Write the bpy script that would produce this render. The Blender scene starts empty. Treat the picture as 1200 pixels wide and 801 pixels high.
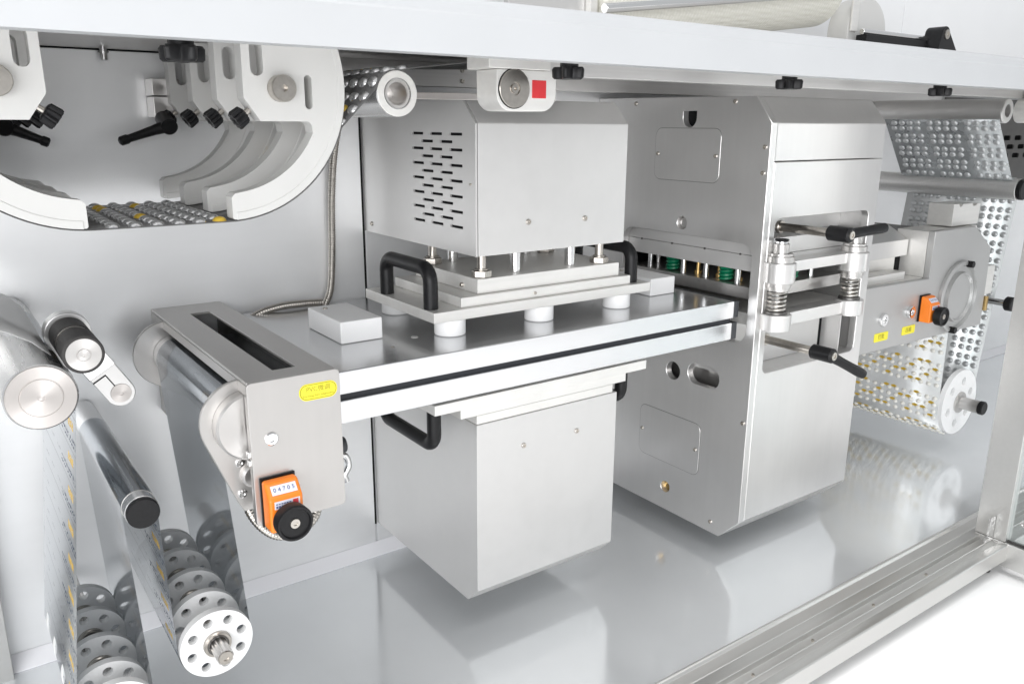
import bpy, bmesh, math, random
from mathutils import Vector, Matrix

random.seed(7)
S = bpy.context.scene
COL = S.collection
R = math.radians

# ------------------------------------------------------------------ camera
cam_d = bpy.data.cameras.new("camera")
cam = bpy.data.objects.new("camera", cam_d)
COL.objects.link(cam)
S.camera = cam
cam_d.sensor_width = 36.0
cam_d.lens = 28.70
cam_d.clip_start = 0.02
cam_d.clip_end = 100
_yaw, _pit, _rol = 0.62186668, 0.26082986, 0.0055296
_f = Vector((math.sin(_yaw) * math.cos(_pit), math.cos(_yaw) * math.cos(_pit), -math.sin(_pit)))
_r0 = Vector((math.cos(_yaw), -math.sin(_yaw), 0))
_u0 = _r0.cross(_f)
_rt = _r0 * math.cos(_rol) + _u0 * math.sin(_rol)
_up = -_r0 * math.sin(_rol) + _u0 * math.cos(_rol)
cam.matrix_world = Matrix((( _rt.x, _up.x, -_f.x, 0), (_rt.y, _up.y, -_f.y, -1.047), (_rt.z, _up.z, -_f.z, 0.65), (0, 0, 0, 1)))
S.render.resolution_x = 1024
S.render.resolution_y = 683

# ------------------------------------------------------------------ world and lamps
W = bpy.data.worlds.new("World")
S.world = W
W.use_nodes = True
bg = W.node_tree.nodes["Background"]
bg.inputs[0].default_value = (0.955, 0.975, 1.0, 1)
bg.inputs[1].default_value = 0.62

def lamp(name, loc, target, sx, sy, power, color, spread=180):
    d = bpy.data.lights.new(name, 'AREA')
    d.shape = 'RECTANGLE'
    d.size, d.size_y, d.energy, d.color = sx, sy, power, color
    d.spread = R(spread)
    o = bpy.data.objects.new(name, d)
    COL.objects.link(o)
    o.location = loc
    o.rotation_euler = (Vector(target) - Vector(loc)).to_track_quat('-Z', 'Y').to_euler()
    return o
lamp("front_softbox", (-1.5, -2.6, 0.75), (0.6, -0.2, 0.30), 2.8, 1.5, 74, (0.985, 0.99, 1.0))
lamp("floor_fill", (1.0, -1.75, 2.6), (1.0, -1.74, 0.0), 3.8, 2.0, 40, (1.0, 0.99, 0.98), 80)  # added overhead fill, spread narrowed so it whitens the floor and spares the beam

vs = S.view_settings
vs.view_transform = 'Standard'
vs.look = 'None'
vs.exposure = 0.03
vs.gamma = 1.0

S.cycles.max_bounces = 16
S.cycles.diffuse_bounces = 8
S.cycles.glossy_bounces = 8

# ------------------------------------------------------------------ materials
MATS = {}
def new_mat(name):
    m = bpy.data.materials.new(name)
    m.use_nodes = True
    MATS[name] = m
    return m, m.node_tree.nodes, m.node_tree.links

def prin(name, col, rough=0.4, metal=0.0, spec=0.5, noise=0.0, nscale=40.0, coat=0.0, bump=0.0, sss=0.0, rvar=0.0):
    m, N, L = new_mat(name)
    p = N["Principled BSDF"]
    p.inputs["Base Color"].default_value = (*col, 1)
    p.inputs["Roughness"].default_value = rough
    p.inputs["Metallic"].default_value = metal
    p.inputs["Specular IOR Level"].default_value = spec
    p.inputs["Coat Weight"].default_value = coat
    if sss:
        p.inputs["Subsurface Weight"].default_value = sss
        p.inputs["Subsurface Radius"].default_value = (0.004, 0.004, 0.004)
        p.inputs["Subsurface Scale"].default_value = 1.0
    if noise or bump or rvar:
        tc = N.new("ShaderNodeTexCoord")
        nz = N.new("ShaderNodeTexNoise")
        nz.inputs["Scale"].default_value = nscale
        nz.inputs["Detail"].default_value = 6
        L.new(tc.outputs["Object"], nz.inputs["Vector"])
        if noise:
            rp = N.new("ShaderNodeMapRange")
            rp.inputs[1].default_value = 0.3; rp.inputs[2].default_value = 0.7
            rp.inputs[3].default_value = 1 - noise; rp.inputs[4].default_value = 1 + noise
            mx = N.new("ShaderNodeMix"); mx.data_type = 'RGBA'; mx.blend_type = 'MULTIPLY'
            mx.inputs[0].default_value = 1.0
            mx.inputs[6].default_value = (*col, 1)
            L.new(nz.outputs["Fac"], rp.inputs[0])
            L.new(rp.outputs[0], mx.inputs[7])
            L.new(mx.outputs[2], p.inputs["Base Color"])
        if rvar:
            rr = N.new("ShaderNodeMapRange")
            rr.inputs[1].default_value = 0.3; rr.inputs[2].default_value = 0.7
            rr.inputs[3].default_value = max(0.02, rough - rvar); rr.inputs[4].default_value = rough + rvar
            L.new(nz.outputs["Fac"], rr.inputs[0])
            L.new(rr.outputs[0], p.inputs["Roughness"])
        if bump:
            b = N.new("ShaderNodeBump")
            b.inputs["Strength"].default_value = bump
            b.inputs["Distance"].default_value = 0.0005
            L.new(nz.outputs["Fac"], b.inputs["Height"])
            L.new(b.outputs[0], p.inputs["Normal"])
    return m

def brushed(name, col, rough, stretch, metal=1.0, var=0.05, rvar=0.06, bump=0.0, blotch=0.04, turned=False):
    """metal with fine brush lines; stretch = noise scale per object axis"""
    m, N, L = new_mat(name)
    p = N["Principled BSDF"]
    p.inputs["Metallic"].default_value = metal
    tc = N.new("ShaderNodeTexCoord")
    mp = N.new("ShaderNodeMapping")
    mp.inputs["Scale"].default_value = stretch
    L.new(tc.outputs["Object"], mp.inputs["Vector"])
    nz = N.new("ShaderNodeTexNoise"); nz.inputs["Scale"].default_value = 1.0; nz.inputs["Detail"].default_value = 5
    L.new(mp.outputs[0], nz.inputs["Vector"])
    n2 = N.new("ShaderNodeTexNoise"); n2.inputs["Scale"].default_value = 9.0; n2.inputs["Detail"].default_value = 5
    L.new(tc.outputs["Object"], n2.inputs["Vector"])
    def mr(src, a, b):
        r = N.new("ShaderNodeMapRange")
        r.inputs[1].default_value = 0.3; r.inputs[2].default_value = 0.7
        r.inputs[3].default_value = a; r.inputs[4].default_value = b
        L.new(src, r.inputs[0])
        return r.outputs[0]
    ml = N.new("ShaderNodeMath"); ml.operation = 'MULTIPLY'
    L.new(mr(nz.outputs["Fac"], 1 - var, 1 + var), ml.inputs[0])
    L.new(mr(n2.outputs["Fac"], 1 - blotch, 1 + blotch), ml.inputs[1])
    mx = N.new("ShaderNodeMix"); mx.data_type = 'RGBA'; mx.blend_type = 'MULTIPLY'; mx.inputs[0].default_value = 1
    mx.inputs[6].default_value = (*col, 1)
    L.new(ml.outputs[0], mx.inputs[7])
    L.new(mx.outputs[2], p.inputs["Base Color"])
    ad = N.new("ShaderNodeMath"); ad.operation = 'ADD'
    L.new(mr(nz.outputs["Fac"], rough - rvar, rough + rvar), ad.inputs[0])
    L.new(mr(n2.outputs["Fac"], -rvar * 0.5, rvar * 0.5), ad.inputs[1])
    L.new(ad.outputs[0], p.inputs["Roughness"])
    if bump:
        b = N.new("ShaderNodeBump"); b.inputs["Strength"].default_value = bump; b.inputs["Distance"].default_value = 0.0003
        L.new(nz.outputs["Fac"], b.inputs["Height"])
        L.new(b.outputs[0], p.inputs["Normal"])
    if turned:                       # lathe-turned faces: highlights fan out from the axis
        tg = N.new("ShaderNodeTangent"); tg.direction_type = 'RADIAL'; tg.axis = 'Y'
        p.inputs["Anisotropic"].default_value = 0.75
        L.new(tg.outputs[0], p.inputs["Tangent"])
    return m

brushed("wall_steel", (0.86, 0.865, 0.87), 0.42, (6, 6, 90), metal=0.55, var=0.008, rvar=0.02, blotch=0.03)
prin("tray_steel", (0.84, 0.86, 0.875), 0.13, 0.58, noise=0.02, nscale=9, rvar=0.035)
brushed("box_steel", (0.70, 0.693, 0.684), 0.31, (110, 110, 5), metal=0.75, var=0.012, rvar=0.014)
brushed("table_alu", (0.66, 0.665, 0.675), 0.22, (6, 150, 150), metal=0.88, var=0.012, rvar=0.02, bump=0.01, blotch=0.02)
brushed("plate_alu", (0.80, 0.79, 0.765), 0.45, (8, 150, 200), metal=0.55, var=0.03, rvar=0.05, blotch=0.06)
brushed("anodised", (0.64, 0.634, 0.625), 0.40, (60, 60, 60), metal=0.52, var=0.015, rvar=0.04, blotch=0.015)
brushed("cast_alu", (0.50, 0.50, 0.495), 0.45, (60, 60, 60), metal=0.55, var=0.015, rvar=0.04, blotch=0.02)
brushed("extrusion", (0.62, 0.615, 0.60), 0.34, (3, 160, 160), metal=0.85, var=0.015, rvar=0.02, blotch=0.02)
brushed("machined", (0.60, 0.585, 0.57), 0.32, (90, 90, 90), metal=0.9, var=0.02, rvar=0.03, turned=True)
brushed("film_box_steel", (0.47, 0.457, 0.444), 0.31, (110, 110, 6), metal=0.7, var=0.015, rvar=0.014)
prin("pill_silver", (0.70, 0.71, 0.72), 0.2, 0.85)
brushed("roller_steel", (0.66, 0.66, 0.66), 0.27, (120, 4, 120), metal=0.85, bump=0.0, var=0.01, rvar=0.012)
brushed("roller_face", (0.56, 0.53, 0.51), 0.36, (60, 60, 60), metal=0.95, var=0.02, rvar=0.03, turned=True)
brushed("deck_under", (0.70, 0.69, 0.68), 0.42, (5, 300, 300), metal=0.7, var=0.04)
prin("bright_steel", (0.70, 0.69, 0.68), 0.28, 0.7)
prin("chrome", (0.78, 0.78, 0.78), 0.12, 1.0)
prin("bolt_steel", (0.52, 0.49, 0.45), 0.28, 1.0, noise=0.08, nscale=200)
prin("spring_steel", (0.55, 0.53, 0.50), 0.3, 1.0)
prin("guard_dark", (0.09, 0.088, 0.085), 0.55, 0.1, noise=0.1)
prin("dark_steel", (0.16, 0.155, 0.15), 0.42, 1.0, noise=0.15)
prin("brass", (0.60, 0.42, 0.18), 0.3, 1.0)
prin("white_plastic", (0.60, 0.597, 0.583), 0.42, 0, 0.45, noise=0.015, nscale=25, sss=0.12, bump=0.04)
prin("reel_white", (0.84, 0.84, 0.835), 0.42, 0, 0.45, noise=0.01, nscale=30, bump=0.03)
prin("white_block", (0.96, 0.96, 0.96), 0.5, 0, 0.4, noise=0.01, nscale=30)
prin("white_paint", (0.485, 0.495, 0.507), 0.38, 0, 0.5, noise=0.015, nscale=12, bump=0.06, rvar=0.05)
prin("white_panel", (0.88, 0.89, 0.90), 0.45, 0, 0.4, noise=0.01, nscale=9)
prin("strip_white", (0.90, 0.90, 0.93), 0.4, 0, 0.4)
prin("black_plastic", (0.010, 0.010, 0.011), 0.40, 0, 0.28, noise=0.2, nscale=300, bump=0.1)
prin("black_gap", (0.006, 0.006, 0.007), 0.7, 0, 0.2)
prin("rubber", (0.045, 0.043, 0.042), 0.62, 0, 0.35, noise=0.15, nscale=200)
prin("slot_gasket", (0.018, 0.02, 0.025), 0.5, 0, 0.4)
prin("end_cap_grey", (0.05, 0.053, 0.058), 0.5)
prin("orange", (0.95, 0.24, 0.02), 0.36, 0, 0.5)
prin("yellow_sticker", (0.86, 0.78, 0.05), 0.5, 0, 0.4, noise=0.02)
prin("sticker_ink", (0.30, 0.26, 0.02), 0.6)
prin("ink_blue", (0.08, 0.10, 0.25), 0.6)
prin("ink_red", (0.65, 0.05, 0.06), 0.6)
prin("display", (0.72, 0.74, 0.82), 0.3)
prin("red_paint", (0.56, 0.03, 0.035), 0.45, noise=0.06, nscale=120)
prin("green_spring", (0.0, 0.16, 0.075), 0.4)
prin("capsule_yellow", (0.74, 0.50, 0.06), 0.3, 0.2)
prin("foil_dome", (0.62, 0.63, 0.64), 0.30, 0.45, noise=0.04, nscale=300)
prin("foil_web", (0.46, 0.48, 0.49), 0.30, 0.55, noise=0.06, nscale=60, rvar=0.08)
prin("foil_dark", (0.17, 0.17, 0.17), 0.45, 0.4, noise=0.2, nscale=80)
prin("pale_web", (0.80, 0.81, 0.81), 0.25, 0.25, noise=0.05, nscale=60)
prin("capsule_white", (0.94, 0.92, 0.86), 0.18, 0.0, 0.6)
prin("hall_floor", (0.90, 0.90, 0.90), 0.4, noise=0.01)
prin("paper_film", (0.60, 0.60, 0.595), 0.35, 0.2, noise=0.01)

# clear door pane
m, N, L = new_mat("glass")
N.remove(N["Principled BSDF"])
tr = N.new("ShaderNodeBsdfTransparent"); tr.inputs[0].default_value = (0.90, 0.93, 0.93, 1)
gl = N.new("ShaderNodeBsdfGlossy"); gl.inputs["Roughness"].default_value = 0.03
mx = N.new("ShaderNodeMixShader"); mx.inputs[0].default_value = 0.14
L.new(tr.outputs[0], mx.inputs[1]); L.new(gl.outputs[0], mx.inputs[2])
L.new(mx.outputs[0], N["Material Output"].inputs[0])

# see-through grey forming film with print near its front edge
m, N, L = new_mat("film")
p = N["Principled BSDF"]
p.inputs["Base Color"].default_value = (0.30, 0.32, 0.34, 1)
p.inputs["Metallic"].default_value = 0.85
p.inputs["Roughness"].default_value = 0.10
tr = N.new("ShaderNodeBsdfTransparent"); tr.inputs[0].default_value = (0.52, 0.55, 0.575, 1)
lw = N.new("ShaderNodeLayerWeight"); lw.inputs[0].default_value = 0.42
mr = N.new("ShaderNodeMapRange"); mr.inputs[3].default_value = 0.58; mr.inputs[4].default_value = 0.95
L.new(lw.outputs["Facing"], mr.inputs[0])
mx = N.new("ShaderNodeMixShader")
L.new(mr.outputs[0], mx.inputs[0]); L.new(tr.outputs[0], mx.inputs[1]); L.new(p.outputs[0], mx.inputs[2])
uv = N.new("ShaderNodeUVMap")
sx = N.new("ShaderNodeSeparateXYZ"); L.new(uv.outputs[0], sx.inputs[0])
def mth(op, a, b=None, clamp=False):
    n = N.new("ShaderNodeMath"); n.operation = op; n.use_clamp = clamp
    for i, v in enumerate((a, b)):
        if v is None: continue
        if isinstance(v, (int, float)): n.inputs[i].default_value = v
        else: L.new(v, n.inputs[i])
    return n.outputs[0]
def band(v, lo, hi):
    return mth('MULTIPLY', mth('GREATER_THAN', v, lo), mth('LESS_THAN', v, hi))
U, V = sx.outputs[0], sx.outputs[1]            # metres along the web, metres across from the front edge
period = 0.033
ph = mth('FRACT', mth('DIVIDE', U, period))
nzf = N.new("ShaderNodeTexNoise"); nzf.inputs["Scale"].default_value = 260
L.new(uv.outputs[0], nzf.inputs["Vector"])
txt = mth('GREATER_THAN', nzf.outputs["Fac"], 0.50)
orange_m = mth('MULTIPLY', mth('MULTIPLY', band(V, 0.016, 0.046), band(ph, 0.14, 0.38)), mth('GREATER_THAN', nzf.outputs["Fac"], 0.40))
dark_m = mth('MULTIPLY', mth('MULTIPLY', band(V, 0.004, 0.085), mth('MAXIMUM', band(ph, 0.60, 0.68), band(ph, 0.74, 0.80))), txt)
cross = mth('MULTIPLY', band(ph, 0.93, 0.965), band(V, 0.002, 0.20))
vv = mth('FRACT', mth('DIVIDE', V, 0.040))
faint = mth('MULTIPLY', mth('MULTIPLY', band(vv, 0.3, 0.8), band(ph, 0.55, 0.62)), txt)
gm = N.new('ShaderNodeNewGeometry')      # the print lies on one face of the film
fside = mth('SUBTRACT', 1.0, mth('MULTIPLY', gm.outputs['Backfacing'], 0.93))
pd = N.new("ShaderNodeBsdfDiffuse"); pd.inputs[0].default_value = (0.03, 0.05, 0.09, 1)
po = N.new("ShaderNodeBsdfDiffuse"); po.inputs[0].default_value = (0.80, 0.50, 0.05, 1)
m1 = N.new("ShaderNodeMixShader"); L.new(mth('MULTIPLY', mth('MAXIMUM', dark_m, mth('MULTIPLY', mth('MAXIMUM', cross, faint), 0.35)), mth('MULTIPLY', fside, 0.85)), m1.inputs[0])
L.new(mx.outputs[0], m1.inputs[1]); L.new(pd.outputs[0], m1.inputs[2])
m2 = N.new("ShaderNodeMixShader"); L.new(mth('MULTIPLY', orange_m, mth('MULTIPLY', fside, 0.6)), m2.inputs[0])
L.new(m1.outputs[0], m2.inputs[1]); L.new(po.outputs[0], m2.inputs[2])
L.new(m2.outputs[0], N["Material Output"].inputs[0])

# cream ribbed belt cloth
m, N, L = new_mat("belt_cloth")
p = N["Principled BSDF"]; p.inputs["Roughness"].default_value = 0.6
tc = N.new("ShaderNodeTexCoord"); vo = N.new("ShaderNodeTexVoronoi"); vo.inputs["Scale"].default_value = 170
vo.inputs["Randomness"].default_value = 0.25
L.new(tc.outputs["Object"], vo.inputs["Vector"])
cr = N.new("ShaderNodeValToRGB")
cr.color_ramp.elements[0].color = (0.86, 0.85, 0.79, 1); cr.color_ramp.elements[1].color = (0.70, 0.69, 0.61, 1)
L.new(vo.outputs["Distance"], cr.inputs[0]); L.new(cr.outputs[0], p.inputs["Base Color"])
b = N.new("ShaderNodeBump"); b.inputs["Strength"].default_value = 0.8; b.inputs["Distance"].default_value = 0.002
L.new(vo.outputs["Distance"], b.inputs["Height"]); L.new(b.outputs[0], p.inputs["Normal"])

# ------------------------------------------------------------------ helpers
WORLD = {}          # world origin of every object made here

def set_props(o, label=None, category=None, group=None, kind=None):
    for k, v in (("label", label), ("category", category), ("group", group), ("kind", kind)):
        if v: o[k] = v

def thing(name, label, cat, loc, group=None, kind=None):
    o = bpy.data.objects.new(name, None)
    o.empty_display_size = 0.02
    COL.objects.link(o)
    o.location = loc
    WORLD[o.name] = Vector(loc)
    set_props(o, label, cat, group, kind)
    return o

def to_obj(name, me, mat, parent, smooth=True, **props):
    """me holds world coordinates; the origin moves to the centre of its box"""
    lo = Vector((1e9,) * 3); hi = Vector((-1e9,) * 3)
    for v in me.vertices:
        for i in range(3):
            lo[i] = min(lo[i], v.co[i]); hi[i] = max(hi[i], v.co[i])
    c = (lo + hi) / 2
    me.transform(Matrix.Translation(-c))
    me.materials.clear()
    me.materials.append(MATS[mat])
    if smooth:
        me.shade_smooth()
        me.set_sharp_from_angle(angle=R(32))
    me.name = name
    o = bpy.data.objects.new(name, me)
    COL.objects.link(o)
    if smooth:
        wn = o.modifiers.new("weighted_normals", 'WEIGHTED_NORMAL')   # keeps flat faces flat next to their bevels
        wn.keep_sharp = True
    WORLD[o.name] = c
    if parent:
        o.parent = parent
        o.location = c - WORLD[parent.name]
    else:
        o.location = c
    set_props(o, **props)
    return o

def obj(name, bm, mat, parent=None, **props):
    bmesh.ops.recalc_face_normals(bm, faces=bm.faces)
    me = bpy.data.meshes.new(name)
    bm.to_mesh(me); bm.free()
    return to_obj(name, me, mat, parent, **props)

def inst(name, me, parent, mat4):
    """shared mesh, placed by a world matrix"""
    o = bpy.data.objects.new(name, me)
    COL.objects.link(o)
    WORLD[o.name] = mat4.translation.copy()
    if parent:
        o.parent = parent
        o.matrix_local = Matrix.Translation(-WORLD[parent.name]) @ mat4
    else:
        o.matrix_local = mat4
    return o

def B(): return bmesh.new()

def merge(bm, t):
    me = bpy.data.meshes.new("t"); t.to_mesh(me); t.free()
    bm.from_mesh(me); bpy.data.meshes.remove(me)

def bevel_sharp(t, off, seg=2, ang=50):
    es = [e for e in t.edges if len(e.link_faces) == 2 and e.calc_face_angle(0) > R(ang)]
    if es and off > 0:
        bmesh.ops.bevel(t, geom=es, offset=off, segments=seg, affect='EDGES', profile=0.5, clamp_overlap=True)

def box(bm, x0, x1, y0, y1, z0, z1, bev=0.0008, seg=2):
    t = bmesh.new()
    bmesh.ops.create_cube(t, size=1)
    for v in t.verts:
        v.co = Vector(((x0 + x1) / 2 + v.co.x * (x1 - x0), (y0 + y1) / 2 + v.co.y * (y1 - y0), (z0 + z1) / 2 + v.co.z * (z1 - z0)))
    if bev: bmesh.ops.bevel(t, geom=t.edges[:], offset=bev, segments=seg, affect='EDGES', profile=0.5)
    merge(bm, t)
    return bm

def lathe(bm, org, axis, prof, seg=40):
    """prof: (height along axis, radius)"""
    ax = Vector(axis).normalized()
    a = Vector((0, 0, 1)) if abs(ax.z) < 0.9 else Vector((1, 0, 0))
    u = ax.cross(a).normalized(); w = ax.cross(u)
    org = Vector(org)
    rings = []
    for h, r in prof:
        if r < 1e-6:
            rings.append([bm.verts.new(org + ax * h)])
        else:
            rings.append([bm.verts.new(org + ax * h + (u * math.cos(2 * math.pi * i / seg) + w * math.sin(2 * math.pi * i / seg)) * r) for i in range(seg)])
    for A, C in zip(rings, rings[1:]):
        for i in range(seg):
            j = (i + 1) % seg
            if len(A) == 1 and len(C) == 1: continue
            if len(A) == 1: bm.faces.new((A[0], C[i], C[j]))
            elif len(C) == 1: bm.faces.new((A[i], A[j], C[0]))
            else: bm.faces.new((A[i], A[j], C[j], C[i]))
    return bm

def cyl(bm, p0, p1, r, seg=32, bev=0.0006, r2=None):
    p0, p1 = Vector(p0), Vector(p1); h = (p1 - p0).length
    r2 = r if r2 is None else r2
    b = min(bev, r * 0.4, h * 0.4)
    return lathe(bm, p0, p1 - p0, [(0, 0), (0, r - b), (b, r), (h - b, r2), (h, r2 - b), (h, 0)], seg)

def ycyl(bm, x, z, y0, y1, r, seg=40, bev=0.0008):
    return cyl(bm, (x, y0, z), (x, y1, z), r, seg, bev)

MAP = {'xz': Matrix(((1, 0, 0, 0), (0, 0, -1, 0), (0, 1, 0, 0), (0, 0, 0, 1))),
       'yz': Matrix(((0, 0, 1, 0), (1, 0, 0, 0), (0, 1, 0, 0), (0, 0, 0, 1))),
       'xy': Matrix.Identity(4)}

def plate(outer, holes, plane, d0, d1, bev=0.0006, bm=None):
    """flat plate with real holes between depths d0 and d1 along the plane's normal axis"""
    cu = bpy.data.curves.new("c", 'CURVE')
    cu.dimensions = '2D'; cu.fill_mode = 'BOTH'
    cu.extrude = abs(d1 - d0) / 2
    for loop in [outer] + list(holes):
        s = cu.splines.new('POLY'); s.points.add(len(loop) - 1); s.use_cyclic_u = True
        for p, (a, c) in zip(s.points, loop): p.co = (a, c, 0, 1)
    o = bpy.data.objects.new("c", cu); COL.objects.link(o)
    dg = bpy.context.evaluated_depsgraph_get()
    me = bpy.data.meshes.new_from_object(o.evaluated_get(dg))
    bpy.data.objects.remove(o); bpy.data.curves.remove(cu)
    t = bmesh.new(); t.from_mesh(me); bpy.data.meshes.remove(me)
    bmesh.ops.remove_doubles(t, verts=t.verts, dist=1e-6)
    bmesh.ops.recalc_face_normals(t, faces=t.faces)
    if bev: bevel_sharp(t, bev, 1, 40)
    mid = (d0 + d1) / 2
    M = MAP[plane]
    off = {'xz': Vector((0, mid, 0)), 'yz': Vector((mid, 0, 0)), 'xy': Vector((0, 0, mid))}[plane]
    bmesh.ops.transform(t, matrix=Matrix.Translation(off) @ M, verts=t.verts)
    if bm is None: return t
    merge(bm, t); return bm

def prism(pts, plane, d0, d1, bev=0.0008, seg=2, bm=None):
    t = bmesh.new()
    M = MAP[plane]; n = {'xz': (0, 1, 0), 'yz': (1, 0, 0), 'xy': (0, 0, 1)}[plane]
    n = Vector(n)
    va = [t.verts.new(M @ Vector((a, c, 0)) + n * d0) for a, c in pts]
    vb = [t.verts.new(M @ Vector((a, c, 0)) + n * d1) for a, c in pts]
    t.faces.new(va); t.faces.new(vb[::-1])
    k = len(pts)
    for i in range(k): t.faces.new((va[i], va[(i + 1) % k], vb[(i + 1) % k], vb[i]))
    bmesh.ops.recalc_face_normals(t, faces=t.faces)
    if bev: bevel_sharp(t, bev, seg, 20)
    if bm is None: return t
    merge(bm, t); return bm

def arc(cx, cy, r, a0, a1, n=12):
    return [(cx + r * math.cos(R(a0 + (a1 - a0) * i / n)), cy + r * math.sin(R(a0 + (a1 - a0) * i / n))) for i in range(n + 1)]

def rrect(x0, x1, y0, y1, r, n=6):
    return arc(x1 - r, y0 + r, r, -90, 0, n) + arc(x1 - r, y1 - r, r, 0, 90, n) + arc(x0 + r, y1 - r, r, 90, 180, n) + arc(x0 + r, y0 + r, r, 180, 270, n)

def circ(x, y, r, n=28):
    return [(x + r * math.cos(2 * math.pi * i / n), y + r * math.sin(2 * math.pi * i / n)) for i in range(n)]

def tube(bm, pts, r, seg=12, closed=False):
    pts = [Vector(p) for p in pts]
    rings = []; prev = None
    for i, p in enumerate(pts):
        a = pts[max(i - 1, 0)]; c = pts[min(i + 1, len(pts) - 1)]
        t = (c - a).normalized()
        if prev is None:
            q = Vector((0, 0, 1)) if abs(t.z) < 0.9 else Vector((1, 0, 0))
            u = t.cross(q).normalized()
        else:
            u = (prev - t * prev.dot(t)).normalized()
        prev = u; w = t.cross(u)
        rr = r[i] if isinstance(r, (list, tuple)) else r
        rings.append([bm.verts.new(p + (u * math.cos(2 * math.pi * k / seg) + w * math.sin(2 * math.pi * k / seg)) * rr) for k in range(seg)])
    for A, C in zip(rings, rings[1:]):
        for k in range(seg):
            bm.faces.new((A[k], A[(k + 1) % seg], C[(k + 1) % seg], C[k]))
    bm.faces.new(rings[0][::-1]); bm.faces.new(rings[-1])
    return bm

def smooth_pts(pts, n=12):
    """Catmull-Rom through 3-D points"""
    P = [Vector(p) for p in pts]; P = [P[0] * 2 - P[1]] + P + [P[-1] * 2 - P[-2]]
    out = []
    for i in range(1, len(P) - 2):
        for k in range(n):
            t = k / n
            out.append(0.5 * ((2 * P[i]) + (P[i + 1] - P[i - 1]) * t + (2 * P[i - 1] - 5 * P[i] + 4 * P[i + 1] - P[i + 2]) * t * t + (3 * P[i] - P[i - 1] - 3 * P[i + 1] + P[i + 2]) * t ** 3))
    out.append(P[-2]); return out

def screw(parent, x, y, z, axis, r=0.0035, mat="bolt_steel", name="screw"):
    """round socket head, axis points out of the surface"""
    bm = lathe(B(), (x, y, z), axis, [(-0.001, 0), (-0.001, r), (0.0012, r), (0.0018, r * 0.85), (0.0018, r * 0.45), (0.0004, r * 0.4), (0.0004, 0)], 20)
    return obj(name, bm, mat, parent)

def text(body, size, mat, parent, origin, ux, uy, name="lettering", thick=0.00008):
    """flat printed lettering; ux/uy are the world directions of the writing"""
    cu = bpy.data.curves.new("t", 'FONT'); cu.body = body; cu.size = size
    cu.align_x = 'CENTER'; cu.align_y = 'CENTER'; cu.extrude = thick; cu.resolution_u = 3
    o = bpy.data.objects.new("t", cu); COL.objects.link(o)
    dg = bpy.context.evaluated_depsgraph_get()
    me = bpy.data.meshes.new_from_object(o.evaluated_get(dg))
    bpy.data.objects.remove(o); bpy.data.curves.remove(cu)
    if len(me.vertices) == 0: return None
    ux, uy = Vector(ux), Vector(uy); w = ux.cross(uy); og = Vector(origin)
    M = Matrix(((ux.x, uy.x, w.x, og.x), (ux.y, uy.y, w.y, og.y), (ux.z, uy.z, w.z, og.z), (0, 0, 0, 1)))
    me.transform(M)
    return to_obj(name, me, mat, parent, smooth=False)

def sheet(path, y0, y1, ny=2, uvmap=True):
    """web of film along a path of (x, z), from y0 (front) to y1 (back); UV in metres"""
    me = bpy.data.meshes.new("web")
    vs_, fs, s = [], [], 0.0
    ss = []
    for i, (x, z) in enumerate(path):
        if i: s += math.hypot(x - path[i - 1][0], z - path[i - 1][1])
        ss.append(s)
        for k in range(ny): vs_.append((x, y0 + (y1 - y0) * k / (ny - 1), z))
    for i in range(len(path) - 1):
        for k in range(ny - 1):
            a = i * ny + k
            fs.append((a, a + 1, a + ny + 1, a + ny))
    me.from_pydata(vs_, [], fs); me.update()
    ul = me.uv_layers.new(name="UVMap")
    for lp in me.loops:
        vi = lp.vertex_index
        ul.data[lp.index].uv = (ss[vi // ny], abs(y1 - y0) * (vi % ny) / (ny - 1))
    return me, ss

def on_path(path, ss, s):
    for i in range(1, len(ss)):
        if ss[i] >= s:
            t = (s - ss[i - 1]) / max(ss[i] - ss[i - 1], 1e-9)
            a, c = path[i - 1], path[i]
            tx, tz = c[0] - a[0], c[1] - a[1]
            l = math.hypot(tx, tz) or 1
            return a[0] + tx * t, a[1] + tz * t, tx / l, tz / l
    return None

def dome_mesh(name, rx, ry, h, mat, seg=10, rings=4):
    bm = bmesh.new(); R_ = []
    for i in range(rings):
        a = math.pi / 2 * i / rings
        R_.append([bm.verts.new((rx * math.cos(a) * math.cos(2 * math.pi * k / seg), ry * math.cos(a) * math.sin(2 * math.pi * k / seg), h * math.sin(a))) for k in range(seg)])
    top = bm.verts.new((0, 0, h))
    for A, C in zip(R_, R_[1:]):
        for k in range(seg): bm.faces.new((A[k], A[(k + 1) % seg], C[(k + 1) % seg], C[k]))
    for k in range(seg): bm.faces.new((R_[-1][k], R_[-1][(k + 1) % seg], top))
    me = bpy.data.meshes.new(name); bm.to_mesh(me); bm.free()
    me.materials.append(MATS[mat]); me.shade_smooth()
    return me

def path_matrix(path, ss, s, y, side):
    q = on_path(path, ss, s)
    if not q: return None
    x, z, tx, tz = q
    n = Vector((-tz, 0, tx)) * side
    t = Vector((tx, 0, tz)); yv = n.cross(t)
    return Matrix(((t.x, yv.x, n.x, x), (t.y, yv.y, n.y, y), (t.z, yv.z, n.z, z), (0, 0, 0, 1)))

# ================================================================== SETTING
bm = box(B(), -6, 8, -7, 7, -0.09, -0.0415, 0)
obj("floor", bm, "hall_floor", None, kind="structure")

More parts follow.
